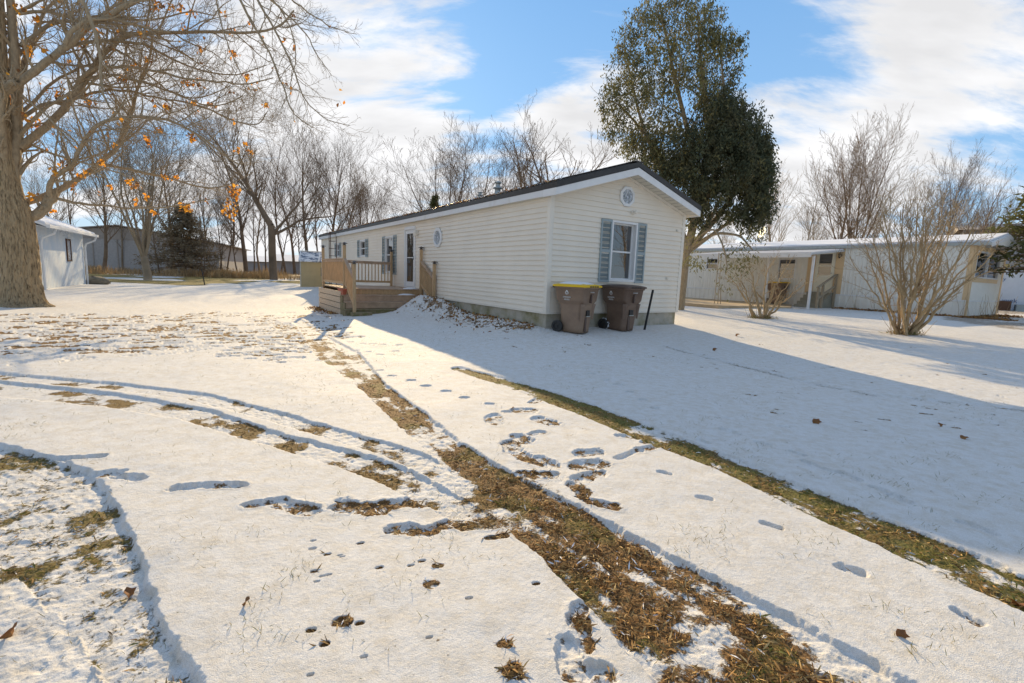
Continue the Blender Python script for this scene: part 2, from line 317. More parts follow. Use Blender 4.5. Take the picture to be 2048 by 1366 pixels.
def tubes(paths, k):
    V = []; Fc = []; n = 0; ang = np.arange(k)*2*np.pi/k; ca = np.cos(ang); sa = np.sin(ang)
    for P, rad in paths:
        m_ = len(P); T = np.gradient(P, axis=0); T /= np.linalg.norm(T, axis=1)[:, None]+1e-9
        ref = np.array([0, 0, 1.]) if abs(T[0, 2]) < .9 else np.array([1., 0, 0])
        S = np.cross(T, ref); S /= np.linalg.norm(S, axis=1)[:, None]+1e-9; U = np.cross(S, T)
        ring = P[:, None, :]+rad[:, None, None]*(S[:, None, :]*ca[None, :, None]+U[:, None, :]*sa[None, :, None])
        V.append(ring.reshape(-1, 3)); i = np.arange(m_-1)[:, None]*k+np.arange(k)[None, :]; j = np.arange(m_-1)[:, None]*k+(np.arange(k)[None, :]+1) % k
        Fc.append(np.stack([i, j, j+k, i+k], -1).reshape(-1, 4)+n); n += m_*k
    return np.concatenate(V), np.concatenate(Fc)
def text(name, s, size, loc, rot, mt, parent, depth=.002, align='CENTER', sx=1):
    c = bpy.data.curves.new(name, 'FONT'); c.body = s; c.size = size; c.extrude = depth; c.align_x = align; c.align_y = 'CENTER'; c.space_character = 1.05
    t = bpy.data.objects.new(name, c); COL.objects.link(t)
    dg = bpy.context.evaluated_depsgraph_get(); me = bpy.data.meshes.new_from_object(t.evaluated_get(dg))
    bpy.data.objects.remove(t); me.materials.clear(); me.materials.append(mt)
    o = bpy.data.objects.new(name, me); COL.objects.link(o); o.parent = parent; o.location = loc; o.rotation_euler = rot; o.scale = (sx, 1, 1); return o

# ------------------------------------------------------------------ ground: snow with wheel tracks, footprints, bare grass
def track(pairs):
    C = []; W = []
    for (a, b) in pairs:
        p = np.array(gp(*a)[:2]); q = np.array(gp(*b)[:2]); C.append((p+q)/2); W.append(np.linalg.norm(p-q)/2)
    C = np.array(C); W = np.array(W); return C, W
def tcoord(x, y, C, W, pad=.35):   # signed across (-1..1 inside), along, half width; only near the track
    best = np.full(x.shape, 1e9); s = np.full(x.shape, 9.); al = np.zeros(x.shape); hwid = np.ones(x.shape); L0 = 0
    for i in range(len(C)-1):
        d = C[i+1]-C[i]; ln = np.linalg.norm(d)+1e-9; d = d/ln; rx = x-C[i, 0]; ry = y-C[i, 1]
        t = rx*d[0]+ry*d[1]; tc = np.clip(t, 0, ln); cr = rx*d[1]-ry*d[0]
        ds = np.hypot(rx-tc*d[0], ry-tc*d[1]); w = W[i]+(W[i+1]-W[i])*tc/ln
        k = ds < best; best = np.where(k, ds, best); s = np.where(k, np.sign(cr)*ds/w, s); al = np.where(k, L0+tc, al); hwid = np.where(k, w, hwid); L0 += ln
    return s, al, hwid
T_MAIN = track([((585, 640), (600, 638)), ((600, 663), (640, 660)), ((655, 718), (695, 700)), ((715, 775), (770, 762)), ((765, 830), (850, 815)), ((835, 895), (930, 878)), ((900, 950), (1030, 935)), ((985, 1030), (1150, 1005)), ((1045, 1080), (1240, 1055)),
                ((1090, 1118), (1310, 1094)), ((1165, 1200), (1440, 1168)), ((1270, 1317), (1640, 1270)), ((1400, 1450), (1850, 1385)), ((1600, 1700), (2200, 1600))])
T_STRIP = track([((920, 733), (914, 741)), ((1000, 752), (985, 765)), ((1090, 776), (1060, 792)), ((1200, 810), (1160, 832)), ((1330, 858), (1280, 882)), ((1500, 922), (1450, 950)), ((1650, 982), (1600, 1025)), ((1800, 1040), (1750, 1095)), ((1960, 1105), (1890, 1165)), ((2100, 1165), (2060, 1240)), ((2400, 1280), (2400, 1400))])
T_A = track([((-60, 738), (-60, 748)), ((0, 744), (0, 757)), ((240, 765), (240, 781)), ((400, 783), (395, 802)), ((560, 820), (550, 845)), ((700, 860), (685, 890)), ((790, 885), (780, 920)), ((870, 908), (850, 955)), ((960, 950), (930, 1000)), ((1030, 985), (1000, 1040))])
T_B = track([((-60, 757), (-60, 780)), ((0, 764), (0, 789)), ((130, 776), (125, 802)), ((250, 790), (245, 815)), ((400, 815), (390, 842)), ((560, 864), (545, 893)), ((700, 898), (680, 938)), ((800, 925), (770, 975)), ((890, 965), (850, 1015)), ((980, 1010), (930, 1065))])
T_C = track([((-60, 885), (-200, 960)), ((0, 908), (-120, 1000)), ((60, 935), (-30, 1040)), ((150, 990), (40, 1095)), ((230, 1085), (110, 1190)), ((300, 1200), (165, 1290)), ((370, 1305), (210, 1390)), ((430, 1400), (250, 1480)), ((520, 1600), (350, 1700))])
T_D = track([((-120, 1000), (-300, 1100)), ((0, 1078), (-180, 1180)), ((60, 1135), (-110, 1270)), ((120, 1205), (-60, 1350)), ((165, 1300), (-20, 1450)), ((210, 1400), (20, 1600)), ((300, 1600), (100, 1800))])
T_A[1][:] *= .62; T_B[1][:] *= .74; T_MAIN[1][:7] *= .8; T_STRIP[1][:] *= .84
def pit(a, b, w, d=.045, bare=.3): p = np.array(gp(*a)[:2]); q = np.array(gp(*b)[:2]); return (p, q, w, d, bare)
PITS = []
for a, b, w, d, bare in [((75, 921), (200, 914), .05, .05, .1), ((185, 950), (235, 946), .07, .05, .35), ((238, 953), (276, 955), .07, .05, .35), ((350, 976), (410, 970), .06, .05, .2), ((415, 972), (480, 971), .055, .05, .35), ((505, 1008), (560, 1002), .06, .05, .4), ((563, 1012), (618, 1022), .07, .05, .8),
        ((690, 1010), (760, 1018), .09, .04, .7), ((760, 1012), (860, 1000), .09, .04, .7), ((790, 1055), (860, 1060), .07, .045, .8), ((870, 1052), (930, 1040), .07, .045, .7), ((930, 1050), (1000, 1042), .07, .045, .6), ((975, 1075), (1010, 1070), .03, .03, .8),
        ((985, 832), (995, 846), .10, .035, .35), ((1035, 822), (1062, 822), .09, .03, .4), ((1065, 805), (1080, 798), .07, .03, .4), ((1020, 882), (1022, 893), .09, .045, .3), ((1040, 873), (1050, 880), .10, .04, .5), ((1028, 900), (1048, 912), .10, .04, .7), ((1065, 868), (1080, 864), .06, .03, .2),
        ((1080, 838), (1100, 846), .10, .035, .5), ((1082, 920), (1100, 925), .10, .035, .5), ((1050, 945), (1100, 948), .08, .03, .95), ((1165, 905), (1195, 903), .09, .04, .3), ((1160, 930), (1195, 925), .11, .045, .55), ((1160, 955), (1200, 945), .09, .04, .6), ((1150, 965), (1165, 990), .07, .03, .9), ((1175, 1000), (1225, 1012), .06, .03, .9),
        ((1235, 915), (1275, 900), .04, .05, .1), ((1278, 900), (1310, 892), .06, .045, .6), ((1240, 870), (1275, 875), .06, .04, .4), ((1290, 885), (1310, 878), .06, .04, .5), ((1135, 1280), (1145, 1330), .06, .045, .2), ((1165, 1245), (1175, 1295), .05, .03, .9), ((1150, 1250), (1160, 1215), .05, .04, .4), ((1140, 1340), (1200, 1350), .07, .045, .3),
        ((1322, 943), (1340, 948), .035, .05, .1), ((1398, 993), (1420, 998), .035, .05, .1), ((1530, 1046), (1558, 1054), .035, .05, .1), ((1685, 1132), (1720, 1144), .04, .055, .1), ((1915, 1224), (1950, 1244), .04, .055, .1),
        ((1448, 858), (1475, 866), .05, .035, 0), ((1515, 882), (1532, 888), .05, .03, 0), ((1585, 903), (1605, 910), .05, .035, 0), ((1610, 922), (1625, 930), .05, .03, 0), ((1680, 945), (1712, 958), .05, .035, 0), ((1790, 992), (1812, 1003), .05, .035, 0), ((1925, 1045), (1985, 1068), .04, .04, 0), ((1400, 880), (1415, 885), .05, .03, 0), ((1650, 940), (1660, 943), .05, .03, 0), ((1750, 975), (1765, 980), .05, .03, 0)]:
    PITS.append(pit(a, b, w, d, bare))
for x, y in ((759, 740), (784, 751), (822, 760), (851, 771), (891, 782), (929, 796), (981, 808), (1014, 824), (713, 701), (735, 704), (760, 709), (790, 702), (660, 683), (700, 684), (726, 688), (745, 689), (765, 690), (800, 690), (655, 690), (1150, 724), (1170, 737), (1182, 748), (1210, 760), (1235, 768), (1257, 783), (1285, 798), (1310, 815)):
    PITS.append(pit((x-3, y), (x+3, y), .05, .05, 0))
_pr = random.Random(3)
for x, y in ((627, 1082), (721, 1087), (685, 1115), (625, 1098), (628, 1145), (658, 1152), (645, 1155), (622, 1262), (728, 1315), (620, 1352), (843, 1123), (822, 1132), (758, 1137), (858, 1279), (938, 1199), (680, 1112), (655, 1110), (649, 1290), (720, 1247), (1072, 1167), (1028, 1330), (634, 1165)):
    PITS.append(pit((x-3, y), (x+3, y-1), _pr.uniform(.008, .016), .04, 1.1))
for x, y, w in ((863, 1170, .035), (684, 1243, .03), (1010, 1288, .03), (875, 1133, .02), (1025, 1345, .035)): PITS.append(pit((x-5, y), (x+5, y), w, .01, 1.1))
# the trampled stretch between the big maple and the deck, and its lines of prints
for _ in range(360):
    t = _pr.random(); x = _pr.uniform(-40, 700); y = 626+_pr.random()**1.2*78+(x/700-.5)*-6
    if y > 690 and x > 330: y = _pr.uniform(630, 675)
    L = _pr.uniform(8, 24)*(1+2.6*_pr.random()**2)*(y-560)/100; p = pit((x-L/2, y+1), (x+L/2, y-_pr.uniform(-1, 2)), _pr.uniform(.07, .12), .06, _pr.choice((.4, .8, 1.1, 1.3))); PITS.append(p)
for _ in range(95):
    x = _pr.gauss(560, 55); y = _pr.gauss(695, 16)
    if y < 740: L = _pr.uniform(6, 22); PITS.append(pit((x-L/2, y+_pr.uniform(-1, 1)), (x+L/2, y+_pr.uniform(-1, 1)), .07, .06, _pr.choice((.2, .5, .8))))
for _ in range(50):
    x = _pr.uniform(0, 420); y = 690+_pr.uniform(0, 40)*(1-x/600); L = _pr.uniform(20, 50); PITS.append(pit((x-L/2, y+3), (x+L/2, y-2), .05, .045, 0))
for _ in range(130):
    x = _pr.uniform(1000, 2040); y = _pr.uniform(670, 860); 
    if y > 690+(x-1000)*.25 and x < 1400: continue
    L = _pr.uniform(5, 20); PITS.append(pit((x-L/2, y-1), (x+L/2, y+1), .03, .02, _pr.choice((.2, .6))))
# two faint old wheel lines crossing the shaded lawn
T_E = track([((1330, 690), (1330, 693)), ((1450, 722), (1450, 726)), ((1600, 757), (1600, 762)), ((1750, 788), (1750, 794)), ((2048, 815), (2048, 822)), ((2200, 830), (2200, 840))])
def features(x, y):
    x = np.asarray(x, float); y = np.asarray(y, float); r = np.hypot(x, y)
    dz = np.zeros(x.shape); bare = np.zeros(x.shape); grn = np.zeros(x.shape); pack = np.zeros(x.shape)
    near = (r < 30) & (y > -2); idx = np.nonzero(near)[0]; X = x[idx]; Y = y[idx]
    wob = (fbm(X*9, Y*9, 3, 1)-.5)*.10+(fbm(X*40, Y*40, 2, 2)-.5)*.035
    D = np.zeros(X.shape); Bm = np.zeros(X.shape); G = np.zeros(X.shape); P = np.zeros(X.shape)
    n_mid = fbm(X*3.2, Y*3.2, 4, 4); n_fine = fbm(X*16, Y*16, 3, 5)
    def lay(tr, depth, bareness, green, tread, soft=.03):
        nonlocal D, Bm, G, P
        s, al, w = tcoord(X, Y, *tr); e = (1-np.abs(s))*w+wob*.5; ins = sstep(-.004, soft, e)
        dd = -depth*ins*(1+.15*(n_mid-.5)); rut = np.sin(al*2*np.pi/.055+np.sin(s*9)*1.5)*.0012*tread*ins*(r[idx] < 9)*sstep(.4,.6,n_mid)
        rut2 = np.sin(s*w*2*np.pi/.055+n_mid*2)*.0016*tread*ins*sstep(.35, .6, fbm(X*2.2, Y*2.2, 3, 6))
        D = np.minimum(D, dd)+rut+rut2; Bm = np.maximum(Bm, ins*bareness(s, al)); G = np.maximum(G, ins*green(s, al)); P = np.maximum(P, ins)
    lay(T_A, .027, lambda s, a: .16+sstep(.46, .66, n_mid)*.5+.3*(n_fine-.5), lambda s, a: .25, 1.0)
    lay(T_B, .031, lambda s, a: .18+sstep(.46, .66, n_mid)*.6+.3*(n_fine-.5), lambda s, a: .3, 1.0)
    lay(T_C, .045, lambda s, a: .31+.4*sstep(.52, .75, n_mid)+.7*(n_fine-.5), lambda s, a: .6, .8)
    lay(T_D, .032, lambda s, a: .18+.4*sstep(.56, .75, n_mid)+.3*(n_fine-.5), lambda s, a: .6, 1.0)
    lay(T_MAIN, .032, lambda s, a: sstep(1.0, .75, r[idx]/14.)*np.clip(.56+.7*(n_mid-.42)/.3-.55*np.abs(s)**3+1.0*(n_fine-.5)+1.5*(fbm(a*1.1, s*3.2, 4, 71)-.46), 0, 1.1)*np.where(Y > 7.5, .72, 1), lambda s, a: sstep(.58, .72, fbm(X*5, Y*5, 2, 9))*.55, .6)
    lay(T_STRIP, .028, lambda s, a: np.clip(.62+.7*(n_mid-.42)/.3-.3*np.abs(s)**2+.9*(n_fine-.5)+1.2*(fbm(a*1.3, s*2.6, 4, 73)-.46), 0, 1.1)*sstep(-1.1, -.5, np.abs(s)*-1.0+.2), lambda s, a: .55+.4*sstep(.4, .6, fbm(X*6, Y*6, 2, 11)), .4)
    lay(T_E, .02, lambda s, a: .35+.4*(n_mid-.5), lambda s, a: .3, 0)
    # a churned meeting point of the tracks
    c = np.array(gp(1000, 995)[:2]); q = np.exp(-((X-c[0])**2+(Y-c[1])**2)/.42**2); Bm = np.maximum(Bm, q*np.clip(.4+1.3*(n_mid-.35)/.3, 0, 1.1)); D -= .02*q
    for (p, q_, w, d, b) in PITS:
        cx, cy = (p+q_)/2; rad = np.linalg.norm(p-q_)/2+w*1.6
        k = np.nonzero((np.abs(X-cx) < rad) & (np.abs(Y-cy) < rad))[0]
        if not len(k): continue
        v = q_-p; l2 = v@v+1e-9; t = np.clip(((X[k]-p[0])*v[0]+(Y[k]-p[1])*v[1])/l2, 0, 1); ds = np.hypot(X[k]-p[0]-t*v[0], Y[k]-p[1]-t*v[1])+wob[k]*min(1., w*11)
        ins = sstep(w*1.05, w*.72, ds); rim = np.exp(-((ds-w*1.15)/(w*.25+.004))**2)
        D[k] = np.minimum(D[k], -d*.52*ins+(n_fine[k]-.5)*.02*ins*(b != .777))+rim*.004*(w > .045); Bm[k] = np.maximum(Bm[k], ins*np.clip((b*.52+.14)*(.35+1.5*(n_fine[k]-.3)/.4), 0, 1.2)); P[k] = np.maximum(P[k], ins)
    # leaves and snow banked against the steps and the foundation
    ru = (X-HC[0])*A2[0]+(Y-HC[1])*A2[1]; rv = (X-HC[0])*B2[0]+(Y-HC[1])*B2[1]
    md = .46*np.exp(-((ru-6.45)/.55)**2-((rv+.62)/.62)**2)+.30*np.exp(-((ru-5.4)/.9)**2-((rv+.35)/.5)**2)+.10*np.exp(-((rv+.35)/.4)**2)*sstep(-.6, .6, ru)*sstep(6.5, 5.5, ru)
    D += md*(.8+.5*n_mid)+np.where(md > .02, (n_fine-.5)*.05, 0)
    Bm = np.maximum(Bm, sstep(.05, .3, np.exp(-((rv+.5)/.42)**2)*(ru > .0)*(ru < 7.4)*sstep(.5, .68, fbm(X*7, Y*7, 3, 21)))*.6)
    # lumps of scuffed snow inside the tracks, soft drift elsewhere
    D += P*((fbm(X*22, Y*22, 3, 7)-.5)*.022)*sstep(9, 5, r[idx])+(fbm(X*1.1, Y*1.1, 3, 8)-.5)*.035+(fbm(X*7, Y*7, 3, 12)-.5)*.006
    # thin grass ghosting through the snow
    th = fbm(X*.55, Y*.55, 3, 15); Bm = np.maximum(Bm, .30*sstep(.52, .68, th)*sstep(.45, .7, n_fine))
    tr = np.exp(-((rv+6.2)/2.6)**2)*(ru > -2)*(ru < 9)  # around the trampled yard
    dz[idx] = D; bare[idx] = Bm; grn[idx] = G; pack[idx] = P
    far = (r > 22) & (y > 0); k = np.nonzero(far)[0]; X = x[k]; Y = y[k]; azm = np.degrees(np.arctan2(X, Y)); rr = r[k]
    n1 = fbm(X*.22, Y*.22, 4, 30); n2 = fbm(X*.9, Y*.9, 3, 31)
    g = sstep(33, 42, rr+8*(n1-.5)+(azm+35)*.1)*sstep(66, 54, rr)*(azm < -16)*np.clip(.1+1.5*(n1-.42)/.25+.5*(n2-.5), 0, .9)
    g2 = sstep(56, 66, rr)*np.clip(.75+1.3*(n2-.5), 0, 1)*(azm < 2)
    bare[k] = np.maximum(bare[k], np.maximum(g, g2)); grn[k] = np.maximum(grn[k], np.where(g > g2, .8, .15)*np.ones(len(k)))
    b2 = sstep(.50, .62, n1)*.5*(azm > 15)*(rr < 50); bare[k] = np.maximum(bare[k], b2)
    return dz, bare, grn, pack
def ground():
    t = np.concatenate([np.arange(1.57/420, .012, .0006), np.arange(.012, .96, 1/970*.82), np.linspace(.97, 5, 40)]); rr = 1.57/t[::-1]
    az = np.concatenate([np.arange(-53, 53, 106/1350), np.arange(53, 307, 4)]); az = np.radians(az); na = len(az); nr = len(rr)
    X = (rr[:, None]*np.sin(az)[None]).ravel(); Y = (rr[:, None]*np.cos(az)[None]).ravel()
    dz, bare, grn, pack = features(X, Y); Z = terrain(X, Y)+dz
    i = np.arange(nr-1)[:, None]*na+np.arange(na)[None]; j = np.arange(nr-1)[:, None]*na+(np.arange(na)[None]+1) % na
    Fq = np.stack([i, i+na, j+na, j], -1).reshape(-1, 4)
    V = np.stack([X, Y, Z], 1); n = len(V); V = np.concatenate([V, [[0, 0, float(terrain(0., 0.))]]])
    o = raw('ground', V, Fq, snow_ground(), smooth=True)
    me = o.data
    for nm, a in (('bare', bare), ('green', grn), ('pack', pack)):
        at_ = me.attributes.new(nm, 'FLOAT', 'POINT'); at_.data.foreach_set('value', np.append(a, 0).astype(np.float32))
    o['kind'] = 'structure'; return o
def snow_ground():
    m = bpy.data.materials.new('snow_over_grass'); m.use_nodes = True; nt = m.node_tree; N = nt.nodes.new; L = nt.links.new
    b = nt.nodes['Principled BSDF']; b.inputs['Roughness'].default_value = .75; b.inputs['Specular IOR Level'].default_value = .2
    tc = N('ShaderNodeTexCoord')
    def att(n): a = N('ShaderNodeAttribute'); a.attribute_name = n; return a.outputs['Fac']
    def noise(s, d=4, r=.6, st=None):
        n = N('ShaderNodeTexNoise'); n.inputs['Scale'].default_value = s; n.inputs['Detail'].default_value = d; n.inputs['Roughness'].default_value = r
        if st: mp = N('ShaderNodeMapping'); mp.inputs['Scale'].default_value = st; L(tc.outputs['Object'], mp.inputs[0]); L(mp.outputs[0], n.inputs['Vector'])
        else: L(tc.outputs['Object'], n.inputs['Vector'])
        return n.outputs['Fac']
    def op(o, a, c=None):
        n = N('ShaderNodeMath'); n.operation = o
        for k, v in enumerate((a, c)):
            if v is None: continue
            if hasattr(v, 'links'): L(v, n.inputs[k])
            else: n.inputs[k].default_value = v
        return n.outputs[0]
    def ramp(v, stops):
        n = N('ShaderNodeValToRGB'); L(v, n.inputs[0]); e = n.color_ramp.elements
        while len(e) < len(stops): e.new(.5)
        for k, (p, c) in enumerate(stops): e[k].position = p; e[k].color = (*c, 1)
        return n.outputs[0]
    def mixc(f, a, c):
        n = N('ShaderNodeMix'); n.data_type = 'RGBA'; L(f, n.inputs['Factor'])
        for k, v in ((6, a), (7, c)):
            if hasattr(v, 'links'): L(v, n.inputs[k])
            else: n.inputs[k].default_value = (*v, 1)
        return n.outputs[2]
    nf = noise(55, 5, .7); nm = noise(14, 4, .65)
    fld = op('ADD', att('bare'), op('ADD', op('MULTIPLY', op('SUBTRACT', nf, .5), 1.15), op('MULTIPLY', op('SUBTRACT', nm, .5), .7)))
    mr = N('ShaderNodeMapRange'); mr.inputs['From Min'].default_value = .42; mr.inputs['From Max'].default_value = .58; L(fld, mr.inputs['Value'])
    litter = ramp(noise(90, 3, .6), [(.3, (.07, .036, .014)), (.5, (.22, .12, .045)), (.72, (.46, .29, .13))])
    grass = ramp(noise(80, 3, .6), [(.3, (.055, .052, .012)), (.5, (.165, .15, .035)), (.72, (.34, .28, .10))])
    veg = mixc(att('green'), litter, grass)
    gr = ramp(noise(260, 2, .5), [(.35, (.60, .585, .565)), (.6, (.78, .77, .75))])
    dirty = ramp(noise(9, 7, .75), [(.42, (1, 1, 1)), (.72, (.84, .78, .68))])
    mm = N('ShaderNodeMix'); mm.data_type = 'RGBA'; mm.blend_type = 'MULTIPLY'; mm.inputs['Factor'].default_value = 1; L(gr, mm.inputs[6]); L(dirty, mm.inputs[7])
    L(mixc(mr.outputs[0], mm.outputs[2], veg), b.inputs['Base Color'])
    hh = op('ADD', op('MULTIPLY', noise(190, 3, .7), .35), op('ADD', op('MULTIPLY', noise(38, 4, .6), .5), op('MULTIPLY', mr.outputs[0], op('MULTIPLY', nf, 1.6))))
    bm = N('ShaderNodeBump'); bm.inputs['Strength'].default_value = .85; bm.inputs['Distance'].default_value = .014; L(hh, bm.inputs['Height']); L(bm.outputs[0], b.inputs['Normal'])
    return m
ground()

def cards(name, pts, size, mats, rng, parent=None, asp=.35, flat=.5, mid=None, bend=.3, droop=0):
    # many leaf-sized blades: each a bent strip of two quads
    n = len(pts); L = size[0]+(size[1]-size[0])*rng.random(n)
    th = rng.random(n)*2*np.pi; el = (rng.random(n)-.5)*np.pi*flat
    d = np.stack([np.cos(th)*np.cos(el), np.sin(th)*np.cos(el), np.sin(el)-droop], 1); d /= np.linalg.norm(d, axis=1)[:, None]
    r = rng.normal(size=(n, 3)); s = np.cross(d, r); s /= np.linalg.norm(s, axis=1)[:, None]+1e-9; up = np.cross(s, d)
    w = (L*asp/2)[:, None]; P = pts; L = L[:, None]; b = (rng.random(n)-.5)[:, None]*bend*L
    V = np.stack([P-s*w*.35, P+s*w*.35, P+d*L*.5+s*w+up*b, P+d*L*.5-s*w+up*b, P+d*L+s*w*.15, P+d*L-s*w*.15], 1).reshape(-1, 3)
    k = np.arange(n)[:, None]*6; Fq = np.concatenate([k+np.array([[0, 1, 2, 3]]), k+np.array([[3, 2, 4, 5]])], 1).reshape(-1, 4)
    mi = None
    if isinstance(mats, (list, tuple)) and len(mats) > 1: mi = np.repeat(rng.integers(0, len(mats), n) if mid is None else mid, 2)
    return raw(name, V, Fq, mats, parent, midx=mi)
def litter_and_grass():
    rng = np.random.default_rng(11)
    # flecks of dead leaf and straw lying in the bare ground
    r = 1.3+rng.random(460000)**1.3*12; a = np.radians(rng.uniform(-50, 50, len(r))); x = r*np.sin(a); y = r*np.cos(a)
    dz, bare, grn, pk = features(x, y); keep = rng.random(len(x)) < np.clip((bare-.36)*1.7, 0, 1)*(.35+.65*sstep(.4, .6, fbm(x*11, y*11, 2, 50)))*np.clip(3.0/r, .15, 1)*1.0
    x, y, dz, grn, r = x[keep], y[keep], dz[keep], grn[keep], r[keep]; z = terrain(x, y)+dz+.002+rng.random(len(x))*.010
    c = rng.random(len(x)); mid = np.where(c < .50, 0, np.where(c < .72, 1, 2)); g = grn*rng.random(len(x)) > .38; mid = np.where(g, np.where(c < .6, 3, 4), mid); mid = np.where(rng.random(len(x)) < .025, 5, mid)
    o = cards('leaf_litter', np.stack([x, y, z], 1), (.015, .055), [M['litter_a'], M['litter_b'], M['litter_c'], M['grass_a'], M['grass_b'], M['snow']], rng, asp=.17, flat=.36, mid=mid)
    tag(o, kind='stuff')
    # grass tips poking out of the snow
    r = 1.3+rng.random(120000)**1.1*13; a = np.radians(rng.uniform(-50, 50, len(r))); x = r*np.sin(a); y = r*np.cos(a)
    cl = fbm(x*.9, y*.9, 3, 41); cl2 = fbm(x*5, y*5, 2, 42); dz, bare, grn, pk = features(x, y)
    w = sstep(.48, .66, cl)*sstep(.5, .68, cl2)*.35+(x < 0)*sstep(.52, .66, cl2)*.10*sstep(1., 4., r)+np.clip(bare-.12, 0, .6)*.35*(grn > .3)
    keep = rng.random(len(x)) < w; x, y, dz = x[keep], y[keep], dz[keep]; z = terrain(x, y)+dz-.004; c = rng.random(len(x))

    o = cards('grass', np.stack([x, y, z], 1), (.02, .05), [M['grass_a'], M['grass_b']], rng, asp=.07, flat=.3, mid=np.where(c < .35, 0, 1), droop=-.9, bend=.5)
    tag(o, kind='stuff')
litter_and_grass()

# ------------------------------------------------------------------ long mobile home
RZ = -AZ
def laps(mb, wall, L, z0, z1, holes, exp=.127, top=None):
    # clapboard siding: wall(s, z, off) -> point; holes = (s0, s1, z0, z1); top(s) limits gables
    z = z0
    while z < z1-1e-4:
        zt = min(z+exp, z1); cuts = sorted({z, zt, *[h for q in holes for h in q[2:] if z < h < zt]})
        for a, b in zip(cuts, cuts[1:]):
            fa = .030-.026*(a-z)/exp; fb = .030-.026*(b-z)/exp
            lo, hi = (0, L) if top is None else top(a); lo2, hi2 = (0, L) if top is None else top(b)
            segs = [(lo, hi, lo2, hi2)]
            for h in holes:
                if h[2] <= a+1e-6 and h[3] >= b-1e-6:
                    ns = []
                    for g in segs:
                        if h[0] > g[0] and h[1] < g[1]: ns += [(g[0], h[0], g[2], h[0]), (h[1], g[1], h[1], g[3])]
                        else: ns.append(g)
                    segs = ns
            for g in segs:
                if g[1]-g[0] < 1e-3: continue
                mb.poly([wall(g[0], a, fa), wall(g[1], a, fa), wall(g[3], b, fb), wall(g[2], b, fb)])
                if a == z: mb.poly([wall(g[0], a, 0), wall(g[1], a, 0), wall(g[1], a, fa), wall(g[0], a, fa)])
        z = zt
def mobile_home():
    root = empty('mobile_home', (*HC, 0), RZ, 'long cream clapboard mobile home with blue grey shutters and a dark metal roof', 'mobile home')
    W, LN, Z0, ZE, ZR = 4.87, 25.0, .40, 3.19, 3.97
    front = lambda s, z, o: (s, -o, z)         # gable end facing the camera
    left = lambda s, z, o: (-o, s, z)          # long side
    gw = (2.0, 2.93, 1.22, 2.78); dr = (8.44, 9.56, .64, 2.96)
    w1 = (10.95, 11.95, 1.18, 2.74); w2 = (15.0, 15.95, 1.93, 2.74); w3 = (20.2, 20.9, 1.98, 2.74)
    mb = MB(); slope = (ZR-ZE)/(W/2)
    laps(mb, front, W, Z0, ZR-.06, [gw], top=lambda z: (0, W) if z <= ZE else ((z-ZE)/slope, W-(z-ZE)/slope)); mb.build('wall', M['siding'], root)
    mb = MB(); laps(mb, left, LN, Z0, ZE, [dr, w1, w2, w3])
    mb.build('wall', M['siding'], root)
    mb = MB(); mb.poly([(W, 0, Z0), (W, LN, Z0), (W, LN, ZE), (W, 0, ZE)]).poly([(0, LN, Z0), (W, LN, Z0), (W, LN, ZE), (W/2, LN, ZR), (0, LN, ZE)]).poly([(.02, .02, Z0+.01), (W, .02, Z0+.01), (W, LN, Z0+.01), (.02, LN, Z0+.01)])
    mb.build('wall', M['siding'], root)
    mb = MB(); t = .03; mb.box(t, W-t, t, t+.15, -.5, Z0-.004).box(t, t+.15, t+.152, LN-t, -.5, Z0-.004).box(W-t-.15, W-t, t+.152, LN-t, -.5, Z0-.004); mb.build('foundation', M['block'], root)
    mb = MB(); mb.box(-.006, W+.006, -.028, .02, Z0-.035, Z0-.003).box(-.028, .02, .022, LN, Z0-.035, Z0-.003); mb.build('starter_strip', M['corner'], root)
    for (x, y, sx, sy) in ((0, 0, -1, -1), (W, 0, 1, -1), (0, LN, -1, 1)):
        mb = MB(); mb.box(*sorted((x+sx*.032, x-sx*.085)), *sorted((y+sy*.032, y+sy*.004)), Z0-.03, ZE-.01).box(*sorted((x+sx*.032, x+sx*.004)), *sorted((y+sy*.0035, y-sy*.085)), Z0-.03, ZE-.01); mb.build('corner_board', M['corner'], root, .003)
    # roof: two slopes, white fascia and rake boards, soffit
    ov, of = .14, .38; xl, xr, xm = -ov, W+ov, W/2; zl = ZE-slope*ov+.16; zm = ZR+.145
    mb = MB()
    for (xa, za, xb, zb) in ((xl-.03, zl-.01, xm, zm), (xr+.03, zl-.01, xm, zm)):
        n = len(mb.v)
        for y in (-of-.04, LN+.25):
            for x, z in ((xa, za), (xb, zb), (xb, zb+.125), (xa, za+.125)): mb.v.append((x, y, z))
        for f in ((0, 1, 2, 3), (7, 6, 5, 4), (0, 3, 7, 4), (1, 5, 6, 2), (3, 2, 6, 7), (0, 4, 5, 1)): mb.f.append(tuple(n+i for i in f))
    rf = mb.build('roof', M['roofmetal'], root)
    mb = MB(); y = -of+.1
    while y < LN+.2:
        for (xa, xb) in ((xl-.035, xm), (xr+.035, xm)): mb.beam((xa, y, zl+.122), (xb, y, zm+.132), .035, .03)
        y += .225
    mb.build('roof_rib', M['roofmetal'], rf)
    mb = MB(); mb.beam((xm, -of-.05, zm+.125), (xm, LN+.25, zm+.125), .3, .03); mb.build('ridge_cap', M['roofmetal'], rf, .01)
    rng = np.random.default_rng(2); n = 2600; yy = rng.random(n)*24.4+.5; k = rng.random(n)**3; xx = xl+.02+k*1.0; zz = zl+.13+(xx-xl)*slope
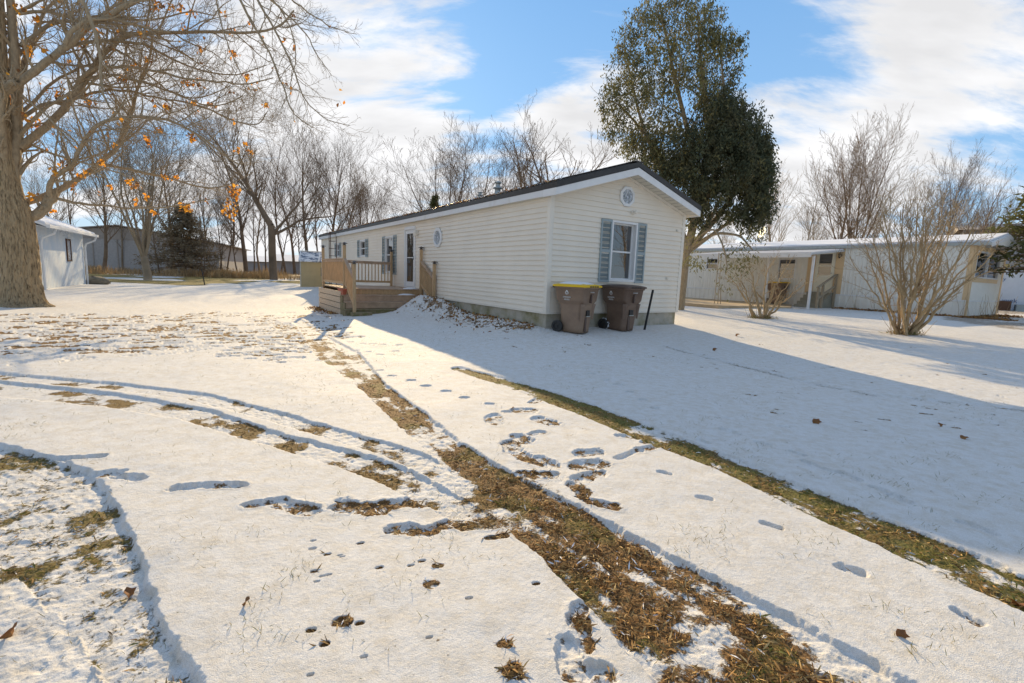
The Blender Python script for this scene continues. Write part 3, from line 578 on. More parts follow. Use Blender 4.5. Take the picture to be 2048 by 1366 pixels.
    o = cards('roof_litter', np.stack([xx, yy, zz+rng.random(n)*.035], 1), (.03, .09), [M['deadleaf'], M['litter_c'], M['snow'], M['litter_b']], rng, parent=rf, asp=.45, flat=.5, mid=rng.choice(4, n, p=[.3, .3, .25, .15])); o['kind'] = 'stuff'
    # fascia along the eave with the dark drip edge under it
    mb = MB(); mb.box(xl-.02, xl, 0, LN+.2, zl-.16, zl-.012)
    mb.build('fascia', M['fascia'], root); mb = MB(); mb.box(xl+.003, -.004, 0, LN, zl-.165, zl-.152); mb.build('soffit', M['soffit'], root)
    for s in (-1, 1):      # rake boards: tall white metal, the left one a little proud of the fascia
        xa = xl-.03 if s < 0 else xr+.03; za = zl+slope*0
        mb = MB(); n = len(mb.v)
        for yq in (-of-.025, -of):
            for x, z in ((xa, za-.175), (xm, zm-.19), (xm, zm-.014), (xa, za-.014)): mb.v.append((x, yq, z))
        for f in ((0, 1, 2, 3), (7, 6, 5, 4), (0, 4, 5, 1), (1, 5, 6, 2), (2, 6, 7, 3), (3, 7, 4, 0)): mb.f.append(tuple(n+i for i in f))
        if s < 0: mb.box(xl-.034, xl-.004, -of, .10, zl-.175, zl-.014)
        else: mb.box(xr+.006, xr+.03, -of, .10, zl-.175, zl-.014)
        mb.build('rake_board', M['white'], root)
        mb = MB(); k = 14      # ribbed soffit under the front overhang
        for i in range(k):
            a = i/k; b = (i+1)/k; X0 = xa+(xm-xa)*a; X1 = xa+(xm-xa)*(b-.12/k*2); Z_0 = za-.16+(zm-za)*a; Z_1 = za-.16+(zm-za)*(b-.12/k*2); X2 = xa+(xm-xa)*b; Z2 = za-.16+(zm-za)*b
            mb.poly([(X0, -of, Z_0), (X1, -of, Z_1), (X1, -.004, Z_1), (X0, -.004, Z_0)]).poly([(X1, -of, Z_1+.006), (X2, -of, Z2+.006), (X2, -.004, Z2+.006), (X1, -.004, Z_1+.006)])
        mb.build('soffit', M['soffit'], root)
        mb = MB(); mb.beam((0 if s < 0 else W, -.034, ZE-.028), (xm, -.034, ZR-.028), .028, .055, up=(0, -1, 0)) if 0 else mb.beam((-.03 if s < 0 else W+.03, -.036, ZE-.035), (xm, -.036, ZR-.03), .024, .06); mb.build('frieze', M['corner'], root)
    # windows
    def window(wall, h, deep, pane_side, shut, name='window', sill=True, rail=.5):
        s0, s1, z0, z1 = h; f = MB(); c = .045
        def bar(a, b, za, zb, o0, o1, m_=f):
            P = [wall(a, za, o0), wall(b, za, o0), wall(b, zb, o0), wall(a, zb, o0), wall(a, za, o1), wall(b, za, o1), wall(b, zb, o1), wall(a, zb, o1)]; n = len(m_.v); m_.v += P
            for q in ((0, 1, 2, 3), (7, 6, 5, 4), (0, 4, 5, 1), (1, 5, 6, 2), (2, 6, 7, 3), (3, 7, 4, 0)): m_.f.append(tuple(n+i for i in q))
        for (a, b, za, zb) in ((s0-.01, s0+c, z0-.01, z1+.01), (s1-c, s1+.01, z0-.01, z1+.01), (s0+c+.001, s1-c-.001, z1-c, z1+.01), (s0+c+.001, s1-c-.001, z0-.01, z0+c)): bar(a, b, za, zb, -deep, .045)
        w = f.build(name, M['white'], root)
        f2 = MB(); a0, a1, b0, b1 = s0+c+.001, s1-c-.001, z0+c+.001, z1-c-.001; mz = b0+(b1-b0)*rail; sw = .035
        for (a, b, za, zb, o0, o1) in ((a0, a0+sw, b0, b1, -deep, -deep+.05), (a1-sw, a1, b0, b1, -deep, -deep+.05), (a0+sw+.001, a1-sw-.001, b1-sw, b1, -deep, -deep+.05), (a0+sw+.001, a1-sw-.001, b0, b0+sw, -deep, -deep+.05), (a0+sw+.001, a1-sw-.001, mz-.022, mz+.022, -deep, -deep+.06)): bar(a, b, za, zb, o0, o1, f2)
        f2.build('sash', M['white'], w)
        g = MB(); bar(a0+.01, a1-.01, b0+.01, b1-.01, -deep+.008, -deep+.016, g); g.build('pane', M['glass'], w)
        g = MB(); bar(a0, a1, b0, b1, -deep-.32, -deep-.3, g); g.build('curtain', M['black'], w)
        for (a, b, za, zb) in shut:
            m_ = MB(); e = .045
            for (p, q, r_, t_) in ((a, a+e, za, zb), (b-e, b, za, zb), (a+e+.001, b-e-.001, zb-.06, zb), (a+e+.001, b-e-.001, za, za+.06), (a+e+.001, b-e-.001, (za+zb)/2-.04, (za+zb)/2+.04)): bar(p, q, r_, t_, .019, .05, m_)
            zz_ = za+.068
            while zz_ < zb-.075:
                if abs(zz_-(za+zb)/2+.01) > .055:
                    P = [wall(a+e, zz_, .052), wall(b-e, zz_, .052), wall(b-e, zz_+.021, .020), wall(a+e, zz_+.021, .020)]; m_.poly(P); m_.poly([wall(a+e, zz_, .046), wall(b-e, zz_, .046), wall(b-e, zz_, .024), wall(a+e, zz_, .024)])
                zz_ += .036
            m_.poly([wall(a+e, za+.05, .020), wall(b-e, za+.05, .020), wall(b-e, zb-.05, .020), wall(a+e, zb-.05, .020)])
            m_.build('shutter', M['shutter'], root)
    window(front, gw, .13, 0, [(1.615, 1.985, 1.19, 2.795), (2.945, 3.285, 1.19, 2.795)])
    window(left, w1, .05, 0, [(10.54, 10.93, 1.12, 2.77), (11.97, 12.36, 1.12, 2.77)])
    window(left, w2, .05, 0, [(14.55, 14.98, 1.9, 2.77), (15.97, 16.38, 1.9, 2.77)])
    window(left, w3, .05, 0, [(19.82, 20.18, 1.98, 2.77), (20.92, 21.28, 1.98, 2.77)])
    # storm door
    d = MB(); s0, s1, z0, z1 = dr; B = lambda mm, y0, y1, za, zb, o0, o1: mm.box(-o1, -o0, y0, y1, za, zb)
    B(d, s0-.02, s0+.07, z0, z1+.02, -.05, .05); B(d, s1-.07, s1+.02, z0, z1+.02, -.05, .05); B(d, s0+.071, s1-.071, z1-.07, z1+.05, -.05, .06); B(d, s0+.071, s1-.071, z0, z0+.04, -.05, .06)
    door = d.build('door_frame', M['white'], root)
    d = MB(); a, b = s0+.075, s1-.075
    B(d, a, a+.13, z0+.05, z1-.075, -.02, .025); B(d, b-.13, b, z0+.05, z1-.075, -.02, .025); B(d, a+.131, b-.131, z1-.22, z1-.075, -.02, .025); B(d, a+.131, b-.131, z0+.05, z0+.24, -.02, .025); B(d, a+.131, b-.131, 1.80, 1.83, -.01, .02)
    dd = d.build('door', M['white'], root); g = MB(); B(g, a+.12, b-.12, z0+.23, z1-.21, 0, .006); g.build('pane', M['glass'], dd)
    g = MB(); B(g, a+.035, a+.06, 1.72, 1.88, .026, .06); B(g, a+.02, a+.16, 1.78, 1.80, .045, .062); g.build('handle', M['galv'], dd)
    g = MB(); B(g, a, b, z0+.05, z1-.075, -.12, -.10); g.build('inner_door', M['tantrim'], root)
    # octagonal windows
    def octagon(wall, s, z, r, nm):
        P = lambda q, o: [wall(s+q*math.cos(R(22.5+45*i)), z+q*.98*math.sin(R(22.5+45*i)), o) for i in range(8)]
        mb = MB(); A, Bq, C, D = P(r, .02), P(r, .06), P(r*.72, .066), P(r*.70, .03)
        for i in range(8):
            j = (i+1) % 8
            for U, V in ((A, Bq), (Bq, C), (C, D)): mb.poly([U[i], U[j], V[j], V[i]])
        o = mb.build(nm, M['white'], root)
        mb = MB(); mb.poly(P(r*.71, .034)); pl = mb.build('pane', M['leaded'], o)
        mb = MB()
        for i in range(8):
            p0 = Vector(wall(s, z, .042)); p1 = Vector(P(r*.68, .042)[i]); mb.beam(p0.lerp(p1, .45), p1, .010, .010)
            q1 = Vector(P(r*.34, .042)[i]); q2 = Vector(P(r*.34, .042)[(i+1) % 8]); mb.beam(q1, q2, .010, .010)
        mb.build('leading', M['galv'], o)
    octagon(front, 2.46, 3.43, .275, 'octagon_window'); octagon(left, 6.36, 2.47, .36, 'octagon_window')
    mb = MB(); rot = Euler((R(90), 0, 0)).to_matrix(); mb.lathe([(.055, 0), (.055, .02), (.03, .035), (.03, .07), (.045, .09), (.05, .15), (.01, .15)], (2.71, -.02, 3.05), 14, rot); mb.build('wall_light', M['corner'], root, smooth=True)
    mb = MB(); mb.box(-.06, -.02, 8.17, 8.29, 2.62, 2.82).lathe([(.02, 0), (.075, .03), (.085, .16), (.05, .2), (.03, .26)], (-.12, 8.23, 2.58), 10); mb.build('wall_light', M['corner'], root, .004)
    for x, z in ((4.28, 1.35), (4.55, 2.72), (.9, 1.05)):      # hose bib and outlet plates
        mb = MB(); mb.box(x-.04, x+.04, -.045, -.018, z-.03, z+.03); mb.build('outlet_cover', M['soffit'], root, .005)
    # flues on the roof
    def flue(v, u, h, r, sc):
        z = zl+(v-xl)*slope+.10; mb = MB()
        mb.lathe([(r*1.25, -.12), (r*1.25, .04), (r, .1), (r, h*.42), (r*1.55, h*.46), (r*1.5, h*.53), (r*.75, h*.60), (r*.75, h*.8), (r*1.25, h*.84), (r*1.2, h*.92), (r*.3, h)], (v, u, z), 18)
        mb.build('roof_vent', M['galv'], root, smooth=True)
    return root, zl, slope, xl, flue
home, zl, slope, xl, flue = mobile_home()
for px, pyb, pyt, r_ in ((995, 392, 366, .10), (960, 402, 390, .075)):
    u_, z_ = on_plane(px, pyb, 1.5); ub, zt_ = on_plane(px, pyt, 1.5); flue(1.5, u_, max(.25, zt_-(zl+(1.5-xl)*slope+.04)), r_, 1)

# ------------------------------------------------------------------ deck
def deck():
    root = empty('deck', (*HC, 0), RZ, 'weathered brown wooden deck with stairs, railings and dark post caps at the front door', 'deck')
    U0, U1, V1, ZD = 7.62, 11.0, -2.88, .63
    mb = MB(); v = V1
    while v < -.04: mb.box(v, min(v+.135, -.03), U0-.03, U1, ZD-.035, ZD); v += .14
    mb.build('deck_board', M['deckdark'], root)
    mb = MB(); mb.box(V1, -.03, U1-.04, U1, -.3, ZD-.037).box(V1, -.03, U0+.01, U0+.05, -.3, ZD-.037); mb.build('rim_joist', M['deckwood'], root)
    for i in range(4):
        z0 = -.28+.205*i; mb = MB(); mb.box(V1-.16+.004*(i % 2), V1-.125+.004*(i % 2), U0-.06, U1+.05, z0, z0+.185); mb.build('skirt_board', M['skirt'], root, .004)
    mb = MB(); mb.box(V1-.12, V1-.003, U0-.02, U1+.02, -.25, .40); mb.build('skirt_frame', M['black'], root)
    # stairs: brown boards on risers
    for i, zt in enumerate((.42, .20, -.03)):
        y1 = U0-.32*i-.002; y0 = U0-.32*(i+1)-.02; x0 = V1-.13 if i < 2 else V1-.2; m_ = M['deckdark'] if i < 2 else M['greenwood']
        mb = MB(); mb.box(x0, -.12, y0, y1, zt-.035, zt).box(x0+.01, -.12, y0+.02, y0+.045, zt-.22 if i < 2 else -.35, zt-.037); mb.build('step', m_, root, .004)
        mb = MB(); mb.box(x0-.03, x0-.001, y0+.02, y1, -.35, zt-.04); mb.build('stringer', M['greenwood'], root)
    mb = MB(); mb.box(V1-.1, V1+.55, U0-1.32, U0-.99, -.34, -.10).box(-2.1, -.7, U0-1.42, U0-1.22, -.34, -.17); mb.build('ground_timber', M['greenwood'], root, .006)
    def post(v, u, z0, z1):
        mb = MB(); mb.box(v-.046, v+.046, u-.046, u+.046, z0, z1); p = mb.build('post', M['deckwood'], root, .004)
        mb = MB(); mb.box(v-.05, v+.05, u-.05, u+.05, z1, z1+.02).box(v-.035, v+.035, u-.035, u+.035, z1+.02, z1+.055)
        n = len(mb.v); a = .085; zz = z1+.056
        mb.v += [(v-a, u-a, zz), (v+a, u-a, zz), (v+a, u+a, zz), (v-a, u+a, zz), (v-a, u-a, zz+.012), (v+a, u-a, zz+.012), (v+a, u+a, zz+.012), (v-a, u+a, zz+.012), (v, u, zz+.055)]
        for f in ((3, 2, 1, 0), (0, 1, 5, 4), (1, 2, 6, 5), (2, 3, 7, 6), (3, 0, 4, 7), (4, 5, 8), (5, 6, 8), (6, 7, 8), (7, 4, 8)): mb.f.append(tuple(n+i for i in f))
        mb.build('post_cap', M['capmetal'], p)
    V0 = -.12; tops = 2.07
    post(V1, U1-.1, ZD-.1, tops); post(V1, U0, ZD-.3, tops); post(V0, U1-.1, ZD, tops); post(V0, U0, ZD-.3, tops+.02); post(V1, U0-1.2, -.35, 1.44); post(V0, U0-1.2, -.1, 1.56)
    def rail(p, q, zt0, zt1, zb0, zb1, n):
        p = Vector(p); q = Vector(q); top = MB(); top.beam((*p, zt0), (*q, zt1), .10, .035).beam((*p, zt0-.06), (*q, zt1-.06), .035, .075)
        top.build('top_rail', M['deckdark'], root, .004); b = MB(); b.beam((*p, zb0), (*q, zb1), .04, .085); b.build('bottom_rail', M['deckwood'], root, .003)
        for i in range(n):
            t = (i+.7)/(n+.4); c = p.lerp(q, t); m_ = MB(); m_.box(c.x-.017, c.x+.017, c.y-.017, c.y+.017, zb0+(zb1-zb0)*t+.042, zt0+(zt1-zt0)*t-.095); m_.build('baluster', M['deckwood'], root)
    rail((V1, U0+.05), (V1, U1-.15), 1.62, 1.62, .80, .80, 25)
    rail((V1+.05, U1-.1), (V0-.05, U1-.1), 1.62, 1.62, .80, .80, 19)
    rail((V1, U0-.05), (V1, U0-1.15), 1.62, 1.02, .80, .14, 9)
    rail((V0, U0-.05), (V0, U0-1.15), 1.66, 1.10, .80, .24, 9)
    mb = MB(); rg = random.Random(2)
    for (v, u, w, l, h) in ((-.5, 7.7, .3, .22, .05), (-.35, 8.0, .15, .3, .03), (-.75, 7.45, .35, .12, .05)):
        mb.lathe([(1, 0), (.8, .6), (.4, 1)], (0, 0, 0), 12); 
        for i in range(len(mb.v)-36, len(mb.v)): x, y, z = mb.v[i]; mb.v[i] = (v+x*w*(.8+.3*rg.random()), u+y*l*(.8+.3*rg.random()), (ZD if u > 7.6 else .42)+z*h)
    mb.build('snow_patch', M['snow'], root, smooth=True)
    return root
deck()
def planter():
    z = .405; u, _ = on_plane(683, 580, -2.96); o = empty('planter', (*hw(-2.965, u-.15), z), RZ, 'faded red plastic trough planter on the outer ledge of the deck', 'planter')
    mb = MB(); n = 0
    for zz, w, l in ((0, .045, .26), (.18, .075, .34), (.18, .09, .36), (.21, .09, .36), (.21, .07, .33), (.19, .06, .32)):
        mb.v += [(-w, -l, zz), (w, -l, zz), (w, l, zz), (-w, l, zz)]
    for k in range(5):
        for i in range(4): j = (i+1) % 4; mb.f.append((k*4+i, k*4+j, k*4+4+j, k*4+4+i))
    mb.f.append((3, 2, 1, 0)); mb.build('tub', M['terracotta'], o, .005)
    mb = MB(); mb.poly([(-.058, -.3, .17), (.058, -.3, .17), (.058, .3, .17), (-.058, .3, .17)]); mb.build('soil', M['litter_c'], o)
planter()
def mast():
    u0, _ = on_plane(664, 520, -.35); z0 = float(terrain(*hw(-.35, u0))); o = empty('antenna_tower', (*hw(-.35, u0), z0), RZ, 'slim brown steel ladder tower standing against the far end of the long wall', 'antenna tower')
    c = [(-.2, -.24), (.2, -.24), (0, .3)]; mb = MB()
    for x, y in c: mb.tube([(x, y, 0), (x, y, 3.45)], .022, 6)
    mb.build('leg', M['rust'], o); mb = MB(); z = .35
    while z < 3.4:
        for i in range(3): a, b = c[i], c[(i+1) % 3]; mb.beam((*a, z), (*b, z), .02, .02)
        z += .42
    mb.build('rung', M['rust'], o)
mast()

# ------------------------------------------------------------------ wheelie bins
def bin_(px, py, yaw, label, lidmat, snowy, group, far=False, small=1.0, pos=None, bodymat=None):
    bodymat = bodymat or M['binbrown']
    x, y, z = pos or gp(px, py); root = empty('trash_cart', (x, y, z), yaw, label, 'trash cart', group); root.scale = (1.08, 1.08, 1.03)
    # local: +x front, -x back (wheels, handle), y sideways
    prof = [(.00, .25, .22), (.10, .26, .225), (.62, .30, .27), (.66, .305, .275), (.74, .345, .325), (1.0, .375, .345), (1.01, .40, .365), (1.045, .40, .365)]
    mb = MB(); K = 24
    def ring(hx, hy, z_, rr=.07):
        P = []
        for (cx, cy, a0) in ((hx-rr, hy-rr, 0), (-hx+rr, hy-rr, 90), (-hx+rr, -hy+rr, 180), (hx-rr, -hy+rr, 270)):
            for k in range(6): a = R(a0+k*18); P.append((cx+rr*math.cos(a), cy+rr*math.sin(a), z_))
        return P
    for z_, hx, hy in prof: mb.v += ring(hx, hy, z_+.01, .07 if z_ > .65 else .10)
    for j in range(len(prof)-1):
        for i in range(K): i2 = (i+1) % K; mb.f.append((j*K+i, j*K+i2, (j+1)*K+i2, (j+1)*K+i))
    mb.f.append(tuple(range(K-1, -1, -1))); body = mb.build('body', bodymat, root, smooth=False)
    for pl in body.data.polygons: pl.use_smooth = abs(pl.normal.z) < .45
    # arched gusset under the flare at the front corners
    for sy in (-1, 1):
        mb = MB(); n = 0; cx, cy = .27, .23*sy
        for z_, q in ((.30, .0), (.6, .035), (.655, .055), (.67, .01)):
            for k in range(7): a = R(-60+20*k); mb.v.append((cx-.02+(.04+q)*math.cos(a), cy+(.04+q)*math.sin(a)+sy*.01, z_+.01))
        for j in range(3):
            for k in range(6): mb.f.append((n+j*7+k, n+j*7+k+1, n+j*7+8+k, n+j*7+7+k))
        mb.build('corner_rib', bodymat, root, smooth=True)
    # lid
    mb = MB(); lz = 1.057
    for z_, hx, hy in ((0, .405, .37), (.0, .43, .395), (.035, .43, .395), (.05, .40, .36), (.075, .30, .26), (.085, .1, .1)): mb.v += ring(hx, hy, lz+z_, .07 if hx > .2 else .05)
    for j in range(5):
        for i in range(K): i2 = (i+1) % K; mb.f.append((j*K+i, j*K+i2, (j+1)*K+i2, (j+1)*K+i))
    mb.f.append(tuple(range(5*K, 6*K))); mb.f.append(tuple(range(K-1, -1, -1)))
    lid = mb.build('lid', lidmat, root); mb = MB()
    for k in range(4): mb.box(.431, .442, -.2+.1*k, -.14+.1*k, lz+.005, lz+.03)
    mb.build('lid_grip', M['black'] if not far else lidmat, lid)
    if snowy is True:
        mb = MB(); n = 0
        for z_, q in ((.04, .92), (.075, .80), (.105, .55), (.12, .2)): mb.v += [(a*q, b*q, lz+z_+.006*math.sin(a*30+b*20)) for a, b, c_ in ring(.40, .36, 0, .12)]
        for j in range(3):
            for i in range(K): i2 = (i+1) % K; mb.f.append((j*K+i, j*K+i2, (j+1)*K+i2, (j+1)*K+i))
        mb.f.append(tuple(range(3*K, 4*K))); mb.build('snow_cap', M['snow'], root, smooth=True)
    # handle bar at the back, wheels and axle
    mb = MB(); mb.tube([(-.40, -.26, 1.03), (-.47, -.26, 1.05), (-.47, .26, 1.05), (-.40, .26, 1.03)], .017, 8); mb.build('handle', M['black'], root, smooth=True)
    rot = Euler((R(90), 0, 0)).to_matrix()
    for sy in (-1, 1):
        c = (-.29, sy*.30+.03, .135); mb = MB(); mb.lathe([(.085, -.03), (.085, -.006), (.125, -.008), (.14, .004), (.14, .05), (.125, .062), (.085, .058), (.085, .04)], c, 24, rot); w = mb.build('wheel', M['black'], root, smooth=False)
        mb = MB()
        for k in range(6): a = R(60*k); mb.beam((c[0], c[1]-.03, c[2]), (c[0]+.085*math.cos(a), c[1]-.03, c[2]+.085*math.sin(a)), .016, .016, up=(0, 1, 0))
        mb.lathe([(.028, -.02), (.028, .055)], c, 12, rot); mb.build('spoke', M['black'], w)
        if snowy != True and not far:
            mb = MB(); rg = random.Random(5)
            for k in range(26): a = R(rg.uniform(0, 360)); s_ = rg.uniform(.008, .018); mb.lathe([(.2*s_, -s_), (s_, 0), (.2*s_, s_)], (c[0]+.14*math.cos(a), c[1]-.02*sy+rg.uniform(-.03, .02), c[2]+.14*math.sin(a)), 7)
            mb.build('snow_crust', M['snow'], w, smooth=True)
    # recess with latch bar at the front
    mb = MB(); mb.box(.292, .316, -.075, .055, .40, .53); mb.build('grab_recess', M['black'], root)
    mb = MB(); mb.box(.30, .325, -.085, .065, .385, .402); mb.build('latch_bar', M['galv'], root)
    mb = MB(); mb.box(.268, .29, -.09, -.02, .03, .36); mb.build('front_groove', M['binlid'], root, .004)
    mb = MB(); mb.box(.345, .40, -.05, -.01, .70, .90).box(.345, .392, -.012, .05, .88, .905); mb.build('lift_notch', M['binlid'], root, .004)
    if far: return root
    # printed marks: drop emblem, name and two small lines on the side, serial on the front
    yq = -.352; mk = empty_child = None
    def curve_pts(s):
        return [(s*.5*math.sin(a)*(1-.55*max(0, math.cos(a)))*1.0, s*(.05+.75*math.cos(a) if math.cos(a) > 0 else .05+.45*math.cos(a))) for a in [R(k*20) for k in range(18)]]
    mb = MB(); P = curve_pts(.085); Q = curve_pts(.058); n = 18
    sl = .02/.26  # the side leans outward towards the top
    for (a, b) in zip(P, Q): mb.v += [(a[0]-.05, yq-(a[1])*sl, .915+a[1]), (b[0]-.05, yq-(b[1])*sl, .908+b[1])]
    for i in range(n): j = (i+1) % n; mb.f.append((2*i, 2*j, 2*j+1, 2*i+1))
    n0 = len(mb.v); Q2 = curve_pts(.022); mb.v += [(a[0]-.05, yq-a[1]*sl, .90+a[1]) for a in Q2]; mb.f.append(tuple(range(n0, n0+18)))
    mb.build('emblem', M['marking'], root)
    tilt = R(90)-math.atan(sl)
    text('lettering', 'GRANGER', .042, (-.05, yq+.008, .822), (R(90), 0, 0), M['marking'], root)
    text('lettering', 'Waste Services', .020, (-.05, yq+.012, .782), (R(90), 0, 0), M['marking'], root)
    mb = MB(); mb.box(-.12, .02, yq+.012, yq+.016, .756, .764); mb.build('lettering', M['marking'], root)
    text('serial', 'S 22345678', .034, (.384, .0, .945), (R(90), 0, R(90)), M['marking'], root)
    return root
bin_(1150, 664, R(-38), 'brown wheeled trash cart with yellow lid under a pad of snow beside the house corner', M['binyellow'], True, 'trash carts by the gable wall')
bin_(1240, 660, R(-52), 'brown wheeled trash cart with a brown lid under the gable window', M['binlid'], 'crust', 'trash carts by the gable wall', bodymat=M['bindark'])
def stake(pxb, pyb, pxt, pyt, r_, label, name, col):
    p = np.array(gp(pxb, pyb)); D = math.hypot(p[0], p[1]); q = on_depth(pxt, pyt, D-.1); o = raw(name, *tubes([(np.array([p-[0, 0, .1], q]), np.array([r_, r_]))], 10), col); 
    m_ = o.data; tag(o, label, 'pole'); return o
pl = stake(1288, 659, 1306, 580, .03, 'black metal pole leaning beside the brown lidded cart', 'leaning_pole', M['black'])
stake(410, 570, 403, 538, .035, 'thin dark stake standing crooked in the open snowy yard', 'stake', M['black'])

# ------------------------------------------------------------------ neighbour's trailer (same axis as the home)
def trailer():
    zg = .28; root = empty('mobile_home', (*TC, 0), RZ, 'white ribbed metal mobile home with snow on its roof behind the two bare shrubs', 'mobile home')
    W, LN, ZE, ZR = 4.3, 20.0, 3.22, 3.62
    def ribbed(P, L, z0, z1, holes=(), pitch=.16, mt=M['trailer'], tops=None):
        mb = MB(); s = 0
        edges = sorted({0, L, *[h for q in holes for h in q[:2]]})
        xs = [(k*pitch+o, d) for k in range(int(L/pitch)+1) for o, d in ((0, 0), (.10, 0), (.115, .018), (.145, .018))]
        xs = [q for q in xs if q[0] < L]+[(L, 0)]+[(e, 0) for e in edges[1:-1]]; xs = sorted(xs)
        for (a, da), (b, db) in zip(xs, xs[1:]):
            if b-a < 1e-4: continue
            mid = (a+b)/2; zz = [(z0, z1)]
            for h in holes:
                if h[0] < mid < h[1]: zz = [(z0, h[2]), (h[3], z1)]
            for p, q in zz:
                ta, tb = (q, q) if tops is None or q != z1 else (tops(a), tops(b))
                mb.poly([P(a, p, da), P(b, p, db), P(b, tb, db), P(a, ta, da)])
        return mb.build('wall', mt, root)
    side = lambda s, z, o: (-o, s, z); end = lambda s, z, o: (s, -o, z)
    dr = (5.0, 5.86, 1.05, 3.0); w1 = (6.88, 7.68, 1.66, 2.62); w2 = (11.38, 12.08, 2.13, 2.68); we = (.42, 3.45, 1.92, 2.9)
    ribbed(side, LN, .92, ZE, [dr, w1, w2]); ribbed(end, W, .92, ZE, [we], tops=lambda s: ZE+(ZR-ZE)*(1-abs(s-W/2)/(W/2)))
    ribbed(side, LN, .05, .90, [(5.0, 5.86, .05, .9)], .3, M['trailer2']); ribbed(end, W, .05, .90, [], .3, M['trailer2'])
    mb = MB(); mb.poly([(W, 0, .05), (W, LN, .05), (W, LN, ZE), (W, 0, ZE)]).poly([(0, LN, .05), (W, LN, .05), (W, LN, ZE), (0, LN, ZE)]); mb.build('wall', M['trailer'], root)
    mb = MB(); mb.box(-.03, -.002, 0, LN, .895, .955).box(0, W, -.03, -.002, .895, .955); mb.build('belt_rail', M['white'], root)
    for y0, y1 in ((4.6, 4.98), (5.88, 6.25)): mb = MB(); mb.box(-.024, -.002, y0, y1, .96, ZE-.1); mb.build('tan_panel', M['tantrim'], root)
    for q in ((-.032, .20, -.032, .0), (W-.18, W+.032, -.03, -.0)): mb = MB(); mb.box(q[0], q[1], q[2], q[3]-.002, .10, ZE); mb.build('corner_trim', M['tantrim'], root)
    mb = MB(); mb.box(-.034, -.002, .004, .14, .96, ZE); mb.build('corner_trim', M['tantrim'], root)
    # roof: low gable with snow
    def slab(x0, z0, x1, z1, t, y0, y1, m_, nm):
        mb = MB(); n = 0
        for y in (y0, y1): mb.v += [(x0, y, z0), (x1, y, z1), (x1, y, z1+t), (x0, y, z0+t)]
        mb.f += [(0, 1, 2, 3), (7, 6, 5, 4), (0, 4, 5, 1), (1, 5, 6, 2), (2, 6, 7, 3), (3, 7, 4, 0)]; return mb.build(nm, m_, root)
    for s in (-1, 1):
        xe = -.10 if s < 0 else W+.10; r = slab(xe, ZE-.02, W/2, ZR+.02, .05, -.5, LN, M['white'], 'roof'); slab(xe*.6+.4*(W/2)*0+(.0 if s < 0 else W*.4), ZE+.055, W/2, ZR+.075, .07, -.42, LN-.05, M['snowroof'], 'roof_snow')
        slab(xe-.02*s*-1, ZE-.16, W/2, ZR-.12, .14, -.52, -.50, M['white'], 'rake_board')
    mb = MB(); mb.box(-.125, -.10, -.5, LN, ZE-.09, ZE+.02); mb.build('gutter', M['galv'], root)
    mb = MB(); mb.poly([(-.1, -.5, ZE-.03), (W/2, -.5, ZE-.03), (W/2, -.01, ZE-.03), (-.1, -.01, ZE-.03)]).poly([(W/2, -.5, ZE-.03), (W+.1, -.5, ZE-.03), (W+.1, -.01, ZE-.03), (W/2, -.01, ZE-.03)]); mb.build('soffit', M['white'], root)
    mb = MB(); mb.poly([(-.1, -.49, ZE-.03), (W+.1, -.49, ZE-.03), (W/2, -.49, ZR+.02)]); mb.build('gable_panel', M['trailer'], root)
    # windows
    def win(P, h, cols, cross, mt=M['white']):
        s0, s1, z0, z1 = h; c = .05
        def bar(mm, a, b, za, zb, o0, o1):
            n = len(mm.v); mm.v += [P(a, za, o0), P(b, za, o0), P(b, zb, o0), P(a, zb, o0), P(a, za, o1), P(b, za, o1), P(b, zb, o1), P(a, zb, o1)]
            for q in ((0, 1, 2, 3), (7, 6, 5, 4), (0, 4, 5, 1), (1, 5, 6, 2), (2, 6, 7, 3), (3, 7, 4, 0)): mm.f.append(tuple(n+i for i in q))
        f = MB(); bar(f, s0-c, s0, z0-c, z1+c, -.06, .035); bar(f, s1, s1+c, z0-c, z1+c, -.06, .035); bar(f, s0, s1, z1, z1+c, -.06, .035); bar(f, s0, s1, z0-c, z0, -.06, .035)
        for k in range(1, cols): a = s0+(s1-s0)*k/cols; bar(f, a-.05, a+.05, z0, z1, -.05, .03)
        if cross: bar(f, s0, s1, (z0+z1)/2-.02, (z0+z1)/2+.02, -.05, .025)
        w = f.build('window', mt, root); g = MB(); bar(g, s0, s1, z0, z1, -.045, -.04); g.build('pane', M['glass'], w)
        g = MB(); bar(g, s0, s1, z0, z1, -.40, -.39); g.build('curtain', M['black'], w)
    win(side, w1, 1, True); win(side, w2, 1, True); win(end, we, 2, False)
    mb = MB(); mb.box(.25, W-.15, -.05, -.03, 2.97, 3.12).box(.36, 3.52, -.045, -.004, 1.70, 1.86).box(.21, .35, -.04, -.004, 1.7, 2.96); mb.build('window_surround', M['tantrim'], root)
    mb = MB(); s0, s1, z0, z1 = dr; mb.box(-.03, .02, s0, s1, z0, z0+.8).box(-.03, .02, s0, s1, z1-.12, z1).box(-.03, .02, s0, s0+.14, z0+.801, z1-.121).box(-.03, .02, s1-.14, s1, z0+.801, z1-.121).box(-.025, .015, s0+.141, s1-.141, 2.28, 2.33)
    d = mb.build('door', M['door'], root); mb = MB(); mb.box(-.01, 0, s0+.13, s1-.13, z0+.79, z1-.11); mb.build('pane', M['glass'], d)
    mb = MB(); mb.tube([(-.03, s0+.07, 1.95), (-.08, s0+.07, 1.95), (-.08, s0+.16, 1.95)], .012, 6); mb.build('handle', M['galv'], d)
    # skirting opening and bent panel near the far end
    mb = MB(); mb.box(-.012, -.004, 2.4, 3.6, .05, .22); mb.build('dark_gap', M['black'], root)
    # steps, rails, lamp
    st = root
